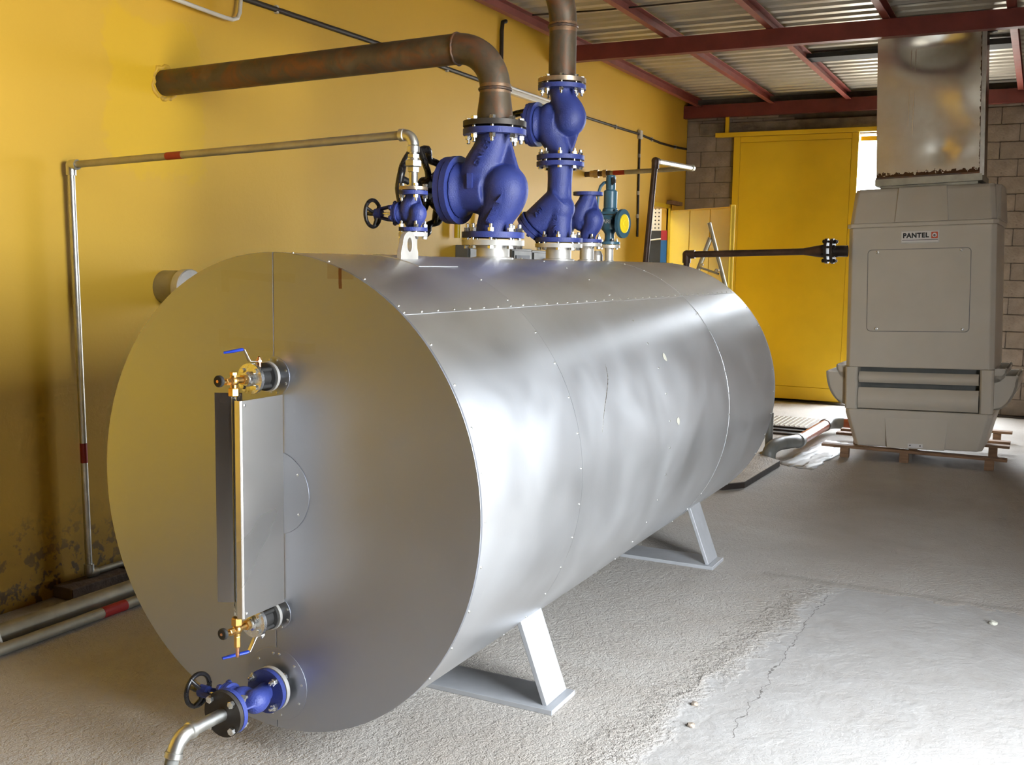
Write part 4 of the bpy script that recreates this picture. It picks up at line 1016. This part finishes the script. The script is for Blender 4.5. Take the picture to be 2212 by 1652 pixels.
# lower tub, grille zone, upper body, hood
loft([ring(.535, .0, .03, DEP-.02, .05), ring(.565, .12, .01, DEP, .05), ring(.615, .30, 0, DEP, .05), ring(.615, .335, 0, DEP, .05)], 'grp', 'base_tub', un)
bsr = [[(-.24, .06, .0), (-.24, -.012, .0), (.24, -.012, .0), (.24, .06, .0)], [(-.265, .06, .27), (-.265, .002, .27), (.265, .002, .27), (.265, .06, .27)]]
loft(bsr, 'grp', 'tub_boss', un, .006)
for s in (-1, 1): loft([ring(.055, .335, 0, DEP, .02), ring(.055, .715, 0, DEP, .02)], 'grp', 'grille_post', un, .006).location.x = s*.560
MB().box((-.505, .16, .335), (.505, .18, .715)).build('grille_back', 'pvcgrey', un)
loft([ring(.615, .715, 0, DEP, .05), ring(.612, 1.2, 0, DEP, .05), ring(.605, 1.955, 0, DEP, .05)], 'grp', 'upper_body', un)
loft([ring(.620, 1.955, -.008, DEP+.008, .052), ring(.620, 1.990, -.008, DEP+.008, .052)], 'grp', 'hood_lip', un, .006)
loft([ring(.600, 1.990, .01, DEP, .05), ring(.578, 2.27, .11, DEP-.05, .05), ring(.568, 2.30, .13, DEP-.06, .05)], 'grp', 'hood', un)
loft([[(-.215, .20, 1.992), (-.215, -.002, 1.992), (.225, -.002, 1.992), (.225, .20, 1.992)], [(-.20, .25, 2.30), (-.20, .10, 2.30), (.195, .10, 2.30), (.195, .25, 2.30)]], 'grp', 'hood_boss', un, .006)
loft([[(.598, .05, 1.99), (.628, .05, 1.99), (.628, DEP, 1.99), (.598, DEP, 1.99)], [(.575, .16, 2.29), (.612, .30, 2.30), (.612, DEP-.05, 2.30), (.575, DEP-.05, 2.29)]], 'grp', 'hood_rib', un, .004)
# curved louvres across the grille
def louvre(z0, z1, dep, x0, x1, name):
    n = 8; v = []; f = []
    for i in range(n+1):
        t = i/n; y = -.006+dep*(1-math.sin(t*PI*.5))**1.0*.9 if False else dep-dep*math.sin(PI*(.30+.45*t)); z = z0+(z1-z0)*t
        v += [(x0, y, z), (x1, y, z), (x0, y+.012, z), (x1, y+.012, z)]
    for i in range(n):
        b = 4*i; f += [(b, b+1, b+5, b+4), (b+2, b+6, b+7, b+3), (b, b+4, b+6, b+2), (b+1, b+3, b+7, b+5)]
    f += [(0, 2, 3, 1), (4*n, 4*n+1, 4*n+3, 4*n+2)]
    return MB().add(v, f, None, True).build(name, 'grp', un)
sharp(louvre(.343, .530, .14, -.50, .50, 'louvre')).location.y = -.004
sharp(louvre(.575, .672, .12, -.497, .497, 'louvre')).location.y = .010
for s in (-1, 1):   # quarter-round louvres at the sides
    for z0, z1, d in ((.36, .66, .19), (.60, .72, .10)):
        n = 10; poly = [(0, 0)]+[(d*math.sin(PI/2*i/n), (z1-z0)*(1-math.cos(PI/2*i/n))) for i in range(1, n+1)]+[(d-.02, z1-z0), (0, (z1-z0)*.98)]
        out = poly[:n+1]; inn = [(x*.86, z0_*.9+.022) for x, z0_ in out]
        for y_ in (.10, DEP-.12):
            m = MB(); P2 = [(s*(.612+x), z0+z) for x, z in out]+[(s*.612, z1)]
            T = Matrix.Translation((0, y_+.01, 0)) @ Matrix.Rotation(PI/2, 4, 'X'); m.prism(P2 if s > 0 else P2[::-1], .01, T); m.build('louvre_cheek', 'grp', un)
        v = []; f = []
        for x, z in out: v += [(s*(.612+x), .10, z0+z), (s*(.612+x), DEP-.11, z0+z), (s*(.606+x*.93), .10, z0+z+.012), (s*(.606+x*.93), DEP-.11, z0+z+.012)]
        for i in range(n): b = 4*i; f += [(b, b+1, b+5, b+4), (b+2, b+6, b+7, b+3), (b, b+4, b+6, b+2), (b+1, b+3, b+7, b+5)]
        sharp(MB().add(v, f, None, True).build('side_louvre', 'grp', un))
# front access panel, plate, tag
def rrect(x0, x1, z0, z1, r, n=5):
    p = []
    for cx, cz, a in ((x1-r, z0+r, -PI/2), (x1-r, z1-r, 0), (x0+r, z1-r, PI/2), (x0+r, z0+r, PI)):
        p += [(cx+r*math.cos(a+PI/2*i/n), cz+r*math.sin(a+PI/2*i/n)) for i in range(n+1)]
    return p
TF = lambda y: Matrix.Translation((0, y, 0)) @ Matrix.Rotation(PI/2, 4, 'X')
MB().prism(rrect(-.434, .414, 1.036, 1.760, .035), .003, TF(.0005)).build('panel_joint', 'pvcgrey', un)
bevel(MB().prism(rrect(-.429, .409, 1.041, 1.755, .032), .006, TF(.0005)).build('access_panel', 'grp', un), .002)
for x, z in ((-.35, 1.735), (.335, 1.74), (-.35, 1.06), (.36, 1.06)):
    MB().lathe([(.014, 0), (.014, .004), (.009, .006)], (x, -.005, z), (0, -1, 0), 14).hexa((x, -.009, z), (x, -.015, z), .008).build('panel_screw', 'zinc', un)
np_ = MB().bbox((-.157, -.006, 1.805), (.157, .001, 1.915), .002).build('nameplate', 'steelwhite', un)
MB().box((-.151, -.0075, 1.815), (.151, -.006, 1.908)).build('nameplate_face', 'whitetag', np_)
text_obj('PANTEL', .056, .0006, 'lettering', 'ink', np_, (-.034, -.0085, 1.872), (PI/2, 0, 0), .0026, .98, 'PANTEL in bold black capitals')
MB().bbox((.092, -.0088, 1.845), (.145, -.0075, 1.900), .0005).build('emblem', 'orange_ink', np_)
MB().lathe([(.019, 0), (.019, .0012), (.0, .0012)], (.118, -.0088, 1.872), (0, -1, 0), 24).build('emblem_ring', 'whitetag', np_)
text_obj('e', .036, .0006, 'emblem_letter', 'ink', np_, (.118, -.0105, 1.873), (PI/2, 0, 0), .001)
MB().box((-.146, -.0085, 1.832), (.146, -.0075, 1.836)).build('small_print', 'ink', np_)
tg = MB().bbox((-.062, -.018, .012), (.062, -.011, .047), .001).build('tag', 'whitetag', un)
for x in (-.042, .042): MB().lathe([(.006, 0), (.006, .003), (.003, .004)], (x, -.018, .032), (0, -1, 0), 10).build('tag_screw', 'blackmatt', tg)
# sheet-metal duct
dk = thing('exhaust_duct', 'square bare metal duct with rusty edges rising from the heater to the roof', 'duct', (base.x-.115*0-.045, base.y+.10, 2.512), (0, R(-2.4), YA))
DH = 1.34
nx, nz = 26, 36; v = []; f = []
rnd = random.Random(3)
dents = [(rnd.uniform(-.4, .4), rnd.uniform(.1, 1.3), rnd.uniform(.1, .25), rnd.uniform(-.03, .03)) for _ in range(16)]+[(.20, .55, .22, .02), (.33, .10, .07, .010), (-.15, .95, .2, -.016)]
for j in range(nz+1):
    for i in range(nx+1):
        x = -.425+.85*i/nx; z = DH*j/nz
        fade = min(1, 6*min(i, nx-i)/nx)*min(1, 6*min(j, nz-j)/nz)
        y = sum(a*math.exp(-((x-cx)**2+(z-cz)**2)/(s*s)) for cx, cz, s, a in dents)*fade
        v.append((x, y, z))
for j in range(nz):
    for i in range(nx): b = j*(nx+1)+i; f.append((b, b+1, b+nx+2, b+nx+1))
m = MB().add(v, f, None, True)
m.build('front_sheet', 'ductmetal', dk)
m = MB().add([(-.425,0,0), (-.425,.62,0), (-.425,.62,DH), (-.425,0,DH), (.425,0,0), (.425,.62,0), (.425,.62,DH), (.425,0,DH)], [(0,3,2,1), (4,5,6,7), (1,2,6,5)]); m.build('side_sheets', 'ductmetal', dk)
MB().bbox((.418, -.012, -.02), (.452, .022, DH), .002).build('corner_angle', 'galv', dk)
MB().bbox((-.435, -.014, -.062), (.44, .62, -.002), .003).build('bottom_frame', 'galvdull', dk)
MB().box((-.40, .06, -.12), (.40, .58, -.06)).build('collar', 'galvdull', dk)
MB().box((-.43, -.010, -.004), (.43, .002, .012)).build('rust_seam', 'weld', dk)
for x, a in ((-.155, -.03), (-.118, -.03)): MB().tube([(x-.012, .004, .3), (x+.012, .004, DH-.25)], .004, 6).build('crease', 'ductmetal', dk)
MB().bbox((.455, .0, 1.16), (.53, .06, 1.26), .004).build('bracket', 'darksteel', dk)

# pallet
pa = thing('pallet', 'brown wooden pallet under the beige heater', 'pallet', (1.30, 7.0, 0), (0, 0, R(0)))
for i, y in enumerate((0, .76, 1.02, 1.72)):
    bevel(MB().box((-.765, y, .088), (.775, y+.10, .112)).build('deck_board', 'wood', pa), .003)
for x in (-.60, -.09, .60):
    for y in (0.0, .76, 1.72): bevel(MB().box((x-.0, y+.01, 0), (x+.075, y+.09, .088)).build('block', 'wood', pa), .003)

# ================================================================== THINGS ON THE FLOOR
cp_ = thing('chequer_plate', 'thick dark-edged chequer plate lying on the floor behind the tank', 'plate', (0, 0, 0))
poly = [(-.35, 5.0), (.17, 5.04), (.29, 5.20), (.33, 6.24), (.06, 6.50), (-.35, 6.5)]
MB().prism(poly, .045, Matrix.Translation((0, 0, .004))).build('edge', 'darksteel', cp_)
MB().prism([(x, y) for x, y in poly], .006, Matrix.Translation((0, 0, .049))).build('tread', 'checker', cp_)
pv = thing('waste_pipe', 'grey and orange plastic waste pipe on the floor left of the heater', 'pipe', (.19, 6.62, 0))
def bez(a, b, c, n=10): return [Vector(a)*(1-t)**2+Vector(b)*2*t*(1-t)+Vector(c)*t*t for t in [i/n for i in range(n+1)]]
MB().tube([(-.02, -.1, -.02), (-.02, -.1, .03)]+bez((-.02, -.1, .05), (-.02, -.08, .12), (.04, .1, .125)), .060, 22).build('bend', 'pvcgrey', pv)
MB().tube(bez((.04, .1, .125), (.12, .24, .13), (.13, .42, .11)), .060, 22).build('bend', 'pvcgrey', pv)
MB().cyl((.13, .38, .112), (.132, .47, .11), .067, 22).build('coupling', 'pvcgrey', pv)
MB().tube([(.13, .42, .11), (.155, 1.75, .10)], .055, 22).build('pipe', 'pvcorange', pv)
MB().cyl((.152, 1.60, .10), (.155, 1.70, .10), .064, 22).build('coupling', 'pvcgrey', pv)
MB().tube(bez((.155, 1.70, .10), (.16, 1.86, .10), (.30, 1.87, .10)), .060, 22).build('bend', 'pvcgrey', pv)
MB().tube([(.28, 1.87, .10), (.95, 1.87, .11)], .055, 22).build('pipe', 'pvcorange', pv)
gt = thing('floor_grating', 'steel grating set in the floor in front of the sliding door', 'grating', (-.95, 8.0, 0))
MB().box((0, 0, .0005), (1.10, .50, .003)).build('trench', 'liner', gt)
for y in (0.0, .24, .46): bevel(MB().box((0, y, .001), (1.10, y+.05, .02)).build('frame_bar', 'darksteel', gt), .002)
MB().box((0, .52, .001), (1.05, 1.28, .016)).build('tread_plate', 'checker', gt)
me = MB().bbox((0, 0, 0), (.016, .70, .006), .002).mesh('tread_bar')
for i in range(20): obj('tread_bar', me, 'galvdull', gt, (.03+i*.052, .55, .016))
sp_ = thing('stand_pipe', 'short grey upright pipe beside the tank far end', 'pipe', (.06, 6.98, 0))
MB().cyl((0,0,0), (0,0,.36), .035).build('pipe', 'pvcgrey', sp_); MB().cyl((0,0,.36), (0,0,.43), .026).sphere((0,0,.44), .03).build('head', 'galvdull', sp_)
# plastic film
v = []; f = []; n = 14; rnd = random.Random(5)
for j in range(n+1):
    for i in range(n+1):
        a, b = i/n, j/n; x = .30+.30*a+.12*b; y = 6.35+1.55*b-.12*a
        ed_ = 1 if 0 < i < n and 0 < j < n else 0
        v.append((x+rnd.uniform(-.02, .02), y+rnd.uniform(-.03, .03), .004+ed_*rnd.uniform(0, .010)))
for j in range(n):
    for i in range(n): b = j*(n+1)+i; f.append((b, b+1, b+n+2, b+n+1))
o = MB().add(v, f, None, True).build('plastic_film', 'plastic'); sm = o.modifiers.new('thick', 'SOLIDIFY'); sm.thickness = .002
tag(o, 'crumpled pale plastic film on the floor by the waste pipe', 'plastic film')
def pebble(name, loc, r, mat, label, seed, cat='stone', flat=.6):
    rnd = random.Random(seed); bm = bmesh.new(); bmesh.ops.create_icosphere(bm, subdivisions=2, radius=r)
    for v_ in bm.verts: v_.co *= rnd.uniform(.72, 1.15); v_.co.z = max(v_.co.z*flat, -r*.25)
    me = bpy.data.meshes.new(name); bm.to_mesh(me); bm.free(); return tag(obj(name, me, mat, None, (loc[0], loc[1], r*.22)), label, cat)
pebble('stone', (1.136, 1.113), .016, 'stone', 'small brown stone on the floor, farther of the two right of the near tank foot', 1)
pebble('stone', (1.18, .922), .017, 'stone', 'small brown stone on the floor, nearer of the two right of the near tank foot', 2)
pebble('scrap', (2.135, 2.727), .020, 'paper', 'crumpled pale scrap on the floor at the right edge', 3, 'scrap', .8)

# repeats of one kind carry one group
GROUPS = {'globe_valve': 'blue globe valves on the tank', 'roof_beam': 'red roof beams', 'wall_cable': 'black cables on the yellow wall', 'control_box': 'grey control boxes on the wall',
          'floor_pipe': 'pipes lying at the wall foot', 'stone': 'loose stones on the floor', 'masonry_block': 'old blocks at the wall foot', 'roof_flashing': 'black flashing strips under the roof'}
for o in bpy.data.objects:
    g = GROUPS.get(o.name.split('.')[0])
    if g and o.parent is None and 'label' in o: o['group'] = g
